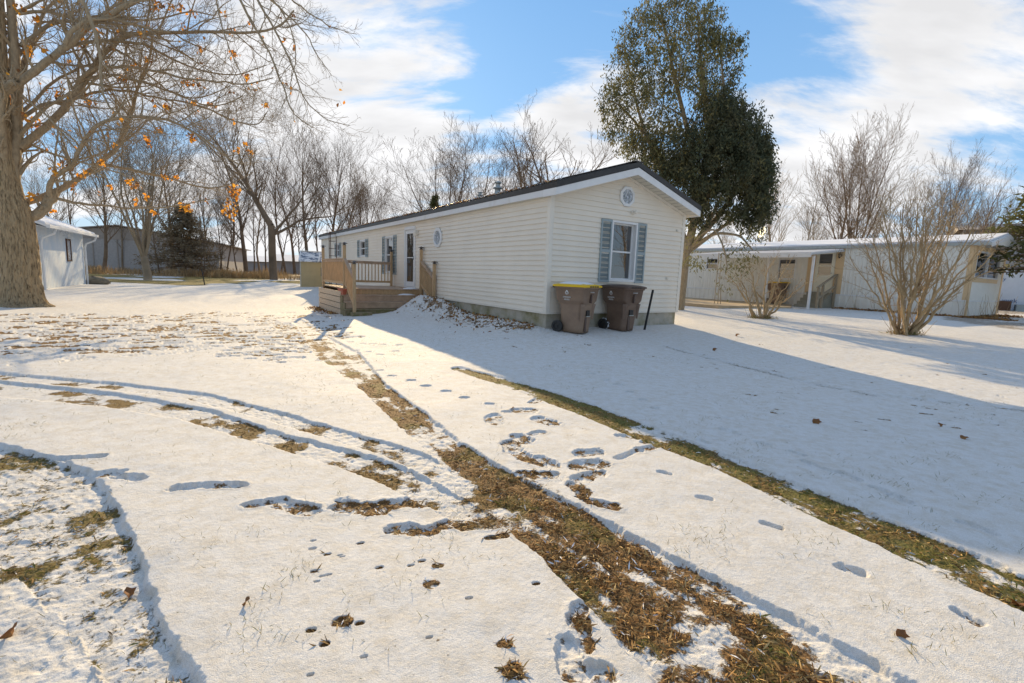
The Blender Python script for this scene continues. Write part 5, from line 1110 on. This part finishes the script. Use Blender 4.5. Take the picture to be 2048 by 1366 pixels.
# a tall tree standing to the right, outside the frame, whose image shows in the gable window
put_tree(2700, 21, 60, 'tall', 7, 'large bare tree beyond the right edge, mirrored in the gable window', .4, None, M['barklimb'])

# the big old maple on the left, limb by limb
def big_maple():
    x0, y0, z0 = gp(46, 611); D = math.hypot(x0, y0); root = empty('maple_tree', (x0, y0, z0), 0, 'huge old maple with a furrowed trunk, long arching limbs and tufts of orange leaves', 'tree'); O = np.array([x0, y0, z0]); rng = np.random.default_rng(21)
    def Pt(px, py, dd=0): return on_depth(px, py, D+dd)-O
    # trunk: ridged tube with root flare
    st = [(46, 612, 54), (45, 606, 45), (44, 590, 41), (42, 560, 38), (40, 520, 36.5), (36, 480, 35), (32, 445, 34), (27, 415, 31), (18, 380, 25), (10, 340, 22), (4, 290, 20), (0, 230, 18), (-2, 160, 16), (-3, 80, 14), (-6, 0, 12), (-12, -120, 9), (-20, -260, 5)]
    k = 150; V = []; sc = D/F*.66
    zs = []; P = []
    for (px, py, w) in st: P.append(np.append(Pt(px, py), w*sc*.80))
    P = np.array(P); tt = np.linspace(0, len(P)-1, 300); Q = np.stack([np.interp(tt, np.arange(len(P)), P[:, i]) for i in range(4)], 1); Q[0, 2] = -.25
    a = np.arange(k)*2*np.pi/k
    for i, q in enumerate(Q):
        wv = a*1.0+.25*(vn(a*3, np.full(k, q[2]*1.6), 8)-.5); n1_ = np.abs(vn(wv*11, np.full(k, q[2]*1.7), 3)-.5)*2; n2_ = np.abs(vn(wv*24, np.full(k, q[2]*4.5), 5)-.5)*2; ridge = .96+.08*(vn(a*2, np.full(k, q[2]*.8), 4)-.5)+.115*n1_**.7+.05*n2_
        fl = math.exp(-max(q[2], 0)/.28); fl = 1+fl*(.05+.17*(np.sin(a*5+1)*.5+.5)*(np.sin(a*3)*.3+.7))
        r = q[3]*ridge*fl; V.append(np.stack([q[0]+r*np.cos(a), q[1]+r*np.sin(a), np.full(k, q[2])], 1))
    V = np.concatenate(V); ii = np.arange(len(Q)-1)[:, None]*k+np.arange(k); jj = np.arange(len(Q)-1)[:, None]*k+(np.arange(k)+1) % k
    raw('trunk', V, np.stack([ii, jj, jj+k, ii+k], -1).reshape(-1, 4), M['bark'], root, smooth=True)
    px2 = 1/2.926; limbs = []; main = []
    def L(pts, w0, w1, d0=0, d1=0, zoom=True):
        pts = [(a*px2, b*px2) if zoom else (a, b) for a, b in pts]; n = len(pts); P = np.array([Pt(a, b, d0+(d1-d0)*i/(n-1)) for i, (a, b) in enumerate(pts)])
        m_ = max(8, n*3); t = np.linspace(0, n-1, m_); Q = np.stack([np.interp(t, np.arange(n), P[:, i]) for i in range(3)], 1)
        for _ in range(2): Q[1:-1] = (Q[:-2]+2*Q[1:-1]+Q[2:])/4
        Q[2:-1] += rng.normal(size=(len(Q)-3, 3))*.012
        rad = (w0+(w1-w0)*np.linspace(0, 1, m_)**.8)/2*sc; limbs.append((Q, rad)); return Q
    L([(60, 1180), (75, 1000), (95, 850), (100, 600), (85, 300), (60, 0), (50, -300)], 26, 12)
    L([(20, 1000), (25, 850), (0, 700), (30, 500), (100, 470)], 16, 10, 0, -1.2)
    L([(130, 1260), (215, 1270), (300, 1170), (320, 1120)], 24, 17)
    L([(300, 1180), (285, 1080), (310, 1030), (430, 975), (460, 880), (510, 780), (620, 700), (800, 680), (950, 690), (1080, 740), (1200, 810), (1330, 920), (1400, 965)], 12, 3.5, 0, -2.5)
    L([(130, 1190), (300, 1140), (450, 1060), (580, 960), (700, 860), (745, 720), (775, 640), (810, 520), (825, 470), (880, 340), (890, 200)], 15, 4, .4, 1.5)
    L([(115, 860), (280, 740), (400, 600), (480, 500), (560, 370), (640, 270), (750, 205), (850, 190), (1000, 192), (1300, 185), (1500, 195), (1640, 160), (1720, 60)], 16, 4, 0, -1)
    L([(30, 540), (150, 460), (300, 340), (440, 230), (540, 130), (640, 100), (800, 0), (900, -90)], 15, 9, -.8, -2.5)
    L([(380, 260), (430, 150), (530, 110), (700, 110), (850, 170), (1000, 190)], 9, 4, -2, -2.5)
    L([(120, 700), (250, 600), (430, 590), (560, 530), (750, 525), (900, 570), (1100, 600), (1250, 650), (1400, 720), (1520, 740), (1560, 660)], 8, 2.5, 0, 2)
    L([(450, 480), (560, 390), (700, 385), (900, 410), (1100, 465), (1300, 480), (1430, 500), (1600, 455)], 8, 2.2, -.3, -3)
    L([(300, 330), (480, 240), (700, 240), (850, 250), (950, 320), (1100, 390), (1250, 430), (1420, 440), (1560, 380)], 8, 2.2, -1.5, .5)
    L([(420, 590), (440, 460), (660, 430), (900, 500), (1100, 580), (1250, 640), (1420, 560)], 7, 2.2, 0, -2)
    L([(330, 1160), (440, 1190), (600, 1200), (760, 1225), (1000, 1215), (1250, 1160)], 7, 2.2, 0, -1.5)
    L([(590, 960), (800, 1000), (1000, 1040), (1200, 1110), (1320, 1090), (1480, 1010)], 7, 2, .5, -1)
    L([(120, 270), (300, 130), (420, 130), (550, 110), (700, 20), (760, -60)], 8, 4, 0, 1.5)
    L([(120, 660), (200, 600), (300, 480), (460, 400), (520, 380)], 8, 4, 0, 2)
    L([(95, 440), (170, 300), (230, 100), (320, 0), (420, -140)], 9, 5, 0, 2.4)
    L([(110, 80), (250, 60), (400, 100), (520, 130), (700, 100), (900, 130), (1100, 60), (1250, 90)], 7, 2.5, 0, -1)
    L([(130, 820), (300, 900), (520, 960), (700, 1010), (760, 1050)], 6, 2, .2, -2)
    L([(640, 270), (760, 330), (900, 470), (1000, 540), (1150, 590), (1350, 500)], 6, 2, -.5, -1)
    L([(130, 560), (260, 660), (420, 840), (560, 1010), (640, 1050)], 4, 1.5, -1, -3)
    for q, r in limbs: main.append((q, r))
    # long hanging boughs that come down from above the frame, nearer to the viewer
    hang = [([(1330, -160), (1400, 0), (1500, 180), (1600, 350), (1660, 520), (1700, 640), (1760, 700), (1830, 750)], 5, 1.2), ([(1450, -160), (1500, 0), (1600, 150), (1700, 350), (1740, 480), (1790, 600), (1900, 700), (2048, 735)], 5, 1.2), ([(1600, -140), (1700, 0), (1850, 100), (1950, 170), (2090, 200)], 4, 1),
            ([(1500, -100), (1650, 60), (1800, 200), (1850, 320), (1940, 440)], 4, 1), ([(1250, -160), (1270, 40), (1320, 230), (1400, 420), (1500, 580)], 3, 1), ([(430, -100), (480, 0), (560, 180), (590, 350), (592, 540), (650, 640), (760, 715)], 8, 2), ([(1550, -60), (1700, 130), (1740, 330), (1700, 480), (1700, 600)], 3, 1), ([(900, -140), (905, 60), (840, 200), (780, 330)], 3, 1.2)]
    for i, (pts, w0, w1) in enumerate(hang): L(pts, w0*1.15, w1, -4.5+.2*i, -5.5+.3*i); main.append(limbs[-1])
    # tie the hanging boughs to the top of the trunk above the frame
    top = Pt(-14, -230)
    for i in range(len(limbs)-len(hang), len(limbs)):
        q, r = limbs[i]; s_ = q[0]; c1 = top*.6+s_*.4+np.array([0, 0, 1.2]); t = np.linspace(0, 1, 12)[:, None]; B = (1-t)**2*top+2*t*(1-t)*c1+t*t*s_; main.append((B, np.linspace(r[0]*1.8, r[0], 12)))
    lines_to_mesh(main, 'limbs', M['barklimb'], root, 0)
    out = []; cfg_min[0] = .0028
    for i, (q, r) in enumerate(limbs):
        hanging = i >= len(limbs)-len(hang); tr = -.25 if hanging else .30
        if hanging: cfg = [(5.5, 42, .20, .5, 6, .17, tr, 8), (5.5, 42, .42, .6, 4, .2, .2, 3)]
        else: cfg = [(3.8, 48, .26, .50, 8, .16, tr, 12), (4.4, 44, .44, .55, 6, .2, .35, 6), (6.0, 40, .46, .6, 4, .2, .3, 3)]
        sprout(rng, q, r, out, 0, cfg, .12)
    lines_to_mesh(out, 'twigs', M['barklimb'], root, .015)
    # orange leaves still hanging in tufts
    cl = [(1370, 1130, 45, 60), (1350, 1235, 40, 40), (1090, 1210, 30, 35), (1025, 1040, 18, 16), (960, 1030, 16, 12), (900, 1245, 14, 10), (790, 1080, 20, 16), (765, 1070, 20, 14), (860, 820, 24, 18), (590, 940, 16, 14), (370, 970, 24, 14), (300, 1000, 20, 10), (1430, 840, 16, 12), (1390, 880, 16, 10), (1465, 880, 18, 12), (930, 770, 24, 14), (1110, 790, 24, 14), (1130, 810, 14, 8), (1450, 440, 24, 20), (1100, 480, 34, 24), (1370, 310, 22, 16), (1355, 180, 26, 14), (910, 30, 26, 26), (1050, 50, 22, 18), (1000, 40, 18, 12), (1130, 75, 18, 10), (170, 300, 26, 20), (250, 285, 18, 10), (480, 250, 26, 20),
          (210, 730, 34, 20), (75, 600, 50, 40), (340, 550, 40, 24), (520, 580, 30, 18), (965, 610, 24, 16), (1135, 600, 22, 10), (1240, 620, 22, 12), (1555, 610, 12, 10), (1175, 280, 20, 14), (720, 460, 30, 18), (480, 1020, 24, 10), (200, 110, 20, 12), (110, 40, 30, 14), (430, 1085, 24, 12), (180, 1140, 24, 10), (315, 1240, 12, 8), (800, 1170, 12, 8), (1160, 500, 30, 14), (870, 340, 12, 6), (1720, 280, 12, 8), (1660, 240, 8, 4), (700, 185, 16, 6), (590, 200, 14, 6), (150, 690, 20, 10), (650, 1090, 12, 6), (1210, 1170, 10, 5), (850, 1150, 14, 8), (1080, 170, 24, 12), (1310, 90, 14, 5), (1720, 90, 10, 5)]
    pts = []
    for (a, b, s_, n) in cl:
        dd = rng.uniform(-2, .5); n = int(n*1.1)
        for _ in range(n): pts.append(Pt(a*px2+rng.normal()*s_*px2*.55, b*px2+rng.normal()*s_*px2*.55, dd+rng.normal()*.15))
    Bq = [q for q in out if q[1][0] < .02]
    for _ in range(230): q = Bq[rng.integers(len(Bq))][0]; c = q[-1-rng.integers(2)]; pts += [c+rng.normal(size=3)*.05 for _ in range(rng.integers(1, 3))] if rng.random() < .55 else []
    cards('leaves', np.array(pts), (.07, .14), [M['mapleleaf'], M['mapleleaf'], M['deadleaf']], rng, root, asp=.75, flat=.9, bend=.7, droop=.4)
big_maple()

# tall evergreen behind the gable: leaning limbs, drooping sprays
def evergreen():
    D = 21.5; x0, y0, z0 = at(1362, D); root = empty('evergreen_tree', (x0, y0, z0), 0, 'tall drooping evergreen with an upper crown coloured sunlit olive and a lower mass coloured shaded behind the gable', 'tree'); O = np.array([x0, y0, z0]); rng = np.random.default_rng(8)
    def Pt(px, py, dd=0): return on_depth(px, py, D+dd)-O
    tr = []; br = []
    def L(pts, w0, w1, d0=0, d1=0, lst=br):
        n = len(pts); P = np.array([Pt(a, b, d0+(d1-d0)*i/(n-1)) for i, (a, b) in enumerate(pts)]); m_ = n*4; t = np.linspace(0, n-1, m_); Q = np.stack([np.interp(t, np.arange(n), P[:, i]) for i in range(3)], 1)
        for _ in range(2): Q[1:-1] = (Q[:-2]+2*Q[1:-1]+Q[2:])/4
        lst.append((Q, np.linspace(w0, w1, m_)/2*D/F)); return Q
    P0 = np.array([[0, 0, -.2], Pt(1366, 560), Pt(1374, 500)]); tr.append((P0, np.array([.22, .17, .13])))
    sk = [L([(1372, 505), (1390, 430), (1385, 300), (1350, 160), (1330, 60), (1318, 10)], 14, 1.5), L([(1374, 500), (1400, 400), (1420, 260), (1400, 120), (1395, 20)], 16, 2), L([(1372, 490), (1330, 360), (1280, 240), (1255, 120)], 12, 2), L([(1380, 470), (1440, 330), (1450, 200), (1440, 90)], 12, 2),
          L([(1376, 500), (1440, 430), (1500, 340), (1520, 250)], 12, 2, 0, 1), L([(1376, 505), (1450, 450), (1510, 410), (1520, 370)], 8, 1, 0, .6), L([(1372, 500), (1430, 465), (1480, 470), (1505, 500)], 7, 2, 0, -1.5), L([(1372, 510), (1420, 440), (1450, 380), (1465, 290)], 9, 1, 0, .3), L([(1365, 480), (1320, 300), (1240, 210), (1215, 200)], 7, 1.5, 0, 1), L([(1380, 500), (1400, 470), (1430, 455), (1450, 500), (1455, 540)], 5, 1.5, 0, -2)]
    for q, r in list(br):
        cfg_min[0] = .006; sprout(rng, q, r, br, 0, [(1.9, 50, .13, .45, 6, .14, .1, 6), (1.6, 45, .4, .5, 4, .2, 0, 2)], .3)
    lines_to_mesh(tr, 'trunk', M['barklimb'], root, 0); lines_to_mesh(br, 'branches', M['barklimb'], root)
    # crown outline as blobs (px, py, rx, ry, depth spread, density, lit)
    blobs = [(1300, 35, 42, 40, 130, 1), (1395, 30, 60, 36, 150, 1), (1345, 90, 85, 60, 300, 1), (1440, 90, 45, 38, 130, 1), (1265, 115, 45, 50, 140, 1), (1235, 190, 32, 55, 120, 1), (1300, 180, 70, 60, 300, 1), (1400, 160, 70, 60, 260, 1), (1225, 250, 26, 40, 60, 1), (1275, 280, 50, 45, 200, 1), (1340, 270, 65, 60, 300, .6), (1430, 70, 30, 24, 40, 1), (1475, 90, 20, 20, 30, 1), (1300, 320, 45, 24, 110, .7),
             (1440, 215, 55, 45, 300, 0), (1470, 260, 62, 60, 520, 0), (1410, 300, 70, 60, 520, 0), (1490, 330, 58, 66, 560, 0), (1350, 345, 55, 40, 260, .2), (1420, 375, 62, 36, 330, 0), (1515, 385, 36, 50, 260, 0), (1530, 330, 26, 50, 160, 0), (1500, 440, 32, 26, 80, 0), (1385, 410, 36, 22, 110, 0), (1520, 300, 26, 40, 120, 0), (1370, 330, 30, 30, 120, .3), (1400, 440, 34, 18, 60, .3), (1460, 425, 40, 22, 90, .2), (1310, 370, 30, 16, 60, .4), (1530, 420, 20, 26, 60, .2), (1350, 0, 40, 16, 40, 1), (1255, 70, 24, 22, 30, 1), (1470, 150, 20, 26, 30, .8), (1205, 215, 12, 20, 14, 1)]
    pts = []; lit = []
    for (a, b, rx, ry, n, l) in blobs:
        for _ in range(int(n*(1.0 if l > .5 else 1.0))):
            v = rng.normal(size=3); v = norm(v)*(rng.random()**.5)*(1.0 if rng.random() < .75 else 1.28)
            c = Pt(a+v[0]*rx, b+v[1]*ry, v[2]*rx*D/F*1.1); m_ = 12 if l > .5 else 17
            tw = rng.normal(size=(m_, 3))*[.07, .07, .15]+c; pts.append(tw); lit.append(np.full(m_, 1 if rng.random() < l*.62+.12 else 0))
    for (a, b, n) in ((1395, 470, 9), (1500, 510, 10), (1480, 545, 8), (1450, 530, 6), (1385, 515, 8), (1400, 525, 6), (1515, 470, 10), (1350, 520, 5), (1455, 580, 3), (1465, 500, 8)):
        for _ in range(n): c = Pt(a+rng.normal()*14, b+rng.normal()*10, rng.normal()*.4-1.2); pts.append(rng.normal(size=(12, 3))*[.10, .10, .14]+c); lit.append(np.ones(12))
    pts = np.concatenate(pts); lit = np.concatenate(lit).astype(int)
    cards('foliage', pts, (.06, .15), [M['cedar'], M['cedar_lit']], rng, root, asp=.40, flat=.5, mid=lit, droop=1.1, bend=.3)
evergreen()

def conifer(px, D, ytop, wide, label, mt, seed, dens=1., name='spruce_tree', z_lo=.12):
    x, y, z = at(px, D); Ht = zat(px, ytop, D)-z; rng = np.random.default_rng(seed); root = empty(name, (x, y, z), 0, label, 'tree')
    P = np.array([[0, 0, -.2], [0, 0, Ht*.5], [0, 0, Ht*.98]]); lines_to_mesh([(P, np.array([Ht*.018, Ht*.012, .02]))], 'trunk', M['twig'], root, 0)
    pts = []; br = []; n = int(46*dens)
    for i in range(n):
        t = i/n; h = Ht*(z_lo+(.97-z_lo)*t); L = wide*(1-t)**.8*rng.uniform(.7, 1.15)+.15
        for k in range(5):
            a = rng.random()*6.28; Q, rq = limb(rng, (0, 0, h), (math.cos(a), math.sin(a), .05), L, .035, .008, 4, .08, -.15); br.append((Q, rq))
            for q in np.linspace(.25, 1, 7): j = q*4; jj = min(int(j), 3); c = Q[jj]*(1-(j-jj))+Q[jj+1]*(j-jj); pts.append(c+rng.normal(size=(int(5*dens)+1, 3))*[.16, .16, .09])
    lines_to_mesh(br, 'branches', M['twig'], root); cards('needles', np.concatenate(pts), (.14, .34), [mt], rng, root, asp=.3, flat=.6, droop=.3)
conifer(370, 58, 408, 4.2, 'dark dense spruce standing by the grey building behind the low forking maple', M['spruce'], 3, 1.15)
conifer(868, 62, 384, 1.7, 'small pointed spruce tip showing over the long roof', M['pine'], 4)
conifer(2078, 30, 320, 2.5, 'sparse olive pine at the right edge behind the white ribbed home', M['pine'], 5, .7, 'pine_tree', .3)

def shrub(px, py, ytop, xs, label, seed, nst, fol=False):
    x, y, z = gp(px, py); D = math.hypot(x, y); root = empty('shrub', (x, y, z-.03), 0, label, 'shrub'); rng = np.random.default_rng(seed); st = []; tw = []; cfg_min[0] = .004
    O = np.array([x, y, z])
    for i in range(nst):
        t = (i+.5)/nst; tx = xs[0]+(xs[1]-xs[0])*t+rng.normal()*6; ty = ytop+abs(t-.5)**2*(py-ytop)*1.3*rng.uniform(.7, 1.3)+rng.uniform(0, 25)
        T = on_depth(tx, ty, D+rng.normal()*.9)-O; B = np.array([(t-.5)*.5+rng.normal()*.05, rng.normal()*.12, 0]); Mid = B*.35+T*.5+np.array([-(T[0])*.20, 0, -.12*T[2]*(abs(t-.5)*2)]); tt = np.linspace(0, 1, 12)[:, None]
        Q = (1-tt)**2*B+2*tt*(1-tt)*Mid+tt*tt*T; Q[1:-1] += rng.normal(size=(10, 3))*.025; r0 = rng.uniform(.035, .06); rq = np.linspace(r0, .008, 12); st.append((Q, rq))
        sprout(rng, Q, rq, tw, 0, [(3.4, 32, .30, .5, 7, .14, .3, 7), (4.6, 38, .36, .5, 4, .18, .25, 3), (6, 36, .38, .55, 3, .2, .2, 3)], .24)
    for i in range(nst*3): a = rng.random()*6.28; tw.append(limb(rng, (rng.normal()*.25, rng.normal()*.15, 0), (math.cos(a)*.4, math.sin(a)*.4, 1), rng.uniform(.4, 1.3), .009, .004, 5, .1))
    lines_to_mesh(st, 'stems', M['shrubbark'], root, 0); lines_to_mesh(tw, 'twigs', M['shrubbark'], root, .012)
    n = 260; a = rng.random(n)*6.28; rr = rng.random(n)*.55; P = np.stack([rr*np.cos(a), rr*np.sin(a)*.7, np.full(n, .03)], 1)
    cards('dry_grass', P, (.08, .2), [M['grass_b'], M['grass_a'], M['deadleaf']], rng, root, asp=.08, flat=.5, droop=-.8)
shrub(1525, 637, 515, (1440, 1630), 'smaller bare multi stemmed shrub in front of the neighbour\'s patio', 6, 7)
shrub(1808, 668, 395, (1690, 1990), 'larger bare multi stemmed shrub with a wide vase of twigs', 7, 16)

def brush():
    rng = np.random.default_rng(31); pts = []
    def band(pairs, n, D0, D1, h):
        for _ in range(n):
            px = rng.uniform(*pairs); D = rng.uniform(D0, D1); x, y, z = at(px, D); q = float(fbm(np.array([x*.35]), np.array([y*.35]), 3, 60)[0])
            if rng.random() < (q-.36)*4: pts.append((x, y, z, h*rng.uniform(.3, 1.0)*(.4+2.2*max(0, q-.35))))
    band((150, 300), 350, 56, 66, .7); band((300, 470), 500, 54, 64, .8); band((430, 640), 1300, 54, 64, 1.0); band((620, 700), 300, 56, 70, 1.1)
    P = np.array(pts); n = len(P); V = []; 
    base = np.repeat(P[:, :3], 6, 0)+rng.normal(size=(n*6, 3))*[.35, .35, 0]; hh = np.repeat(P[:, 3], 6)
    th = rng.random(n*6)*6.28; d = np.stack([np.cos(th)*.3, np.sin(th)*.3, np.ones(n*6)], 1)*hh[:, None]; w = np.stack([-np.sin(th), np.cos(th), th*0], 1)*.025
    V = np.stack([base-w, base+w, base+d+w*.4, base+d-w*.4], 1).reshape(-1, 3); o = raw('brush', V, np.arange(len(V)).reshape(-1, 4), M['weed']); tag(o, kind='stuff')
    # dead stalks and leaf litter at the foot of the neighbour's skirting
    pts = []
    for _ in range(1500): u = rng.uniform(-1.5, 4.6); v = rng.normal()*.25-.25; x, y = hw(v, u, TC); pts.append((x, y, float(terrain(x, y))+.02))
    for _ in range(900): u = rng.normal()*.3-.35; v = rng.uniform(-.6, 5); x, y = hw(v, u, TC); pts.append((x, y, float(terrain(x, y))+.02))
    o = cards('dead_leaves', np.array(pts), (.05, .12), [M['deadleaf'], M['litter_c'], M['litter_a']], rng, asp=.6, flat=.5); tag(o, kind='stuff')
    st = []
    for _ in range(46):
        u = rng.uniform(-.4, 4.4) if rng.random() < .6 else -.35; v = -.35 if u > -.3 else rng.uniform(.2, 4.2); x, y = hw(v, u, TC); st.append(limb(rng, (x, y, float(terrain(x, y))-.05), (rng.normal()*.15, rng.normal()*.15, 1), rng.uniform(.5, 1.1), .008, .004, 5, .1))
    V, Fq = tubes(st, 3); o = raw('dead_stalks', V, Fq, M['shrubbark']); tag(o, kind='stuff')
    # leaves banked along the house foundation and steps, and scattered on the lawn
    pts = []
    for _ in range(750):
        u = rng.uniform(.1, 7.3); v = -abs(rng.normal())*.55-.06; x, y = hw(v, u); pts.append((x, y))
    for _ in range(320): u = rng.uniform(7.6, 11.2); v = -3.1-abs(rng.normal())*.2; x, y = hw(v, u); pts.append((x, y))
    P = np.array(pts); dz = features(P[:, 0], P[:, 1])[0]; o = cards('fallen_leaves', np.stack([P[:, 0], P[:, 1], terrain(P[:, 0], P[:, 1])+dz+.012], 1), (.04, .10), [M['deadleaf'], M['litter_a'], M['litter_c']], rng, asp=.65, flat=.45, bend=.8); tag(o, kind='stuff')
brush()
def lone_leaves():
    L = [(258, 1176, .07, 'orange brown leaf standing on edge in the wheel track, bottom left'), (492, 1211, .05, 'small folded brown leaf on smooth snow, lower left'), (1633, 846, .09, 'dark brown leaf upright on the shaded snow'), (1803, 1274, .05, 'narrow brown leaf on the snow at lower right'), (2040, 1207, .08, 'rust leaf at the right end of the grass strip'), (1880, 852, .07, 'brown leaf lying flat on the shaded lawn'), (1928, 878, .07, 'brown leaf nearest the right edge of the shaded lawn'), (20, 1255, .08, 'rust leaf at the far left of the wheel track'), (1025, 818, .05, 'tiny leaf beside the footprints'), (1475, 672, .14, 'curled leaf on the sunlit snow near the smaller shrub'), (352, 1040, .0, ''), (1430, 702, .12, 'dark leaf in the shadow edge right of the gable')]
    rg = np.random.default_rng(9)
    for (px, py, s, lab) in L:
        if not s: continue
        x, y, z = gp(px, py); z += float(features(np.array([x]), np.array([y]))[0][0]); k = 11; a = np.arange(k)*2*np.pi/k; rr = s*.5*(.55+.45*np.abs(np.cos(a*2.5))); V = [(0, 0, 0)]+[(rr[i]*math.cos(a[i])*1.2, rr[i]*math.sin(a[i]), .35*s*math.cos(a[i]*2)*.5) for i in range(k)]
        V = np.array(V); n = len(V); V2 = np.concatenate([V, V+[0, 0, .0015]]); Fq = [(0, i+1, (i+1) % k+1) for i in range(k)]+[(n, n+(i+1) % k+1, n+i+1) for i in range(k)]
        o = raw('fallen_leaf', V2, Fq, M['deadleaf']); o.location = (x, y, z+s*.28); o.rotation_euler = (R(rg.uniform(30, 75)), 0, rg.random()*6.28); tag(o, lab, 'leaf', 'single dead leaves on the snow')
lone_leaves()
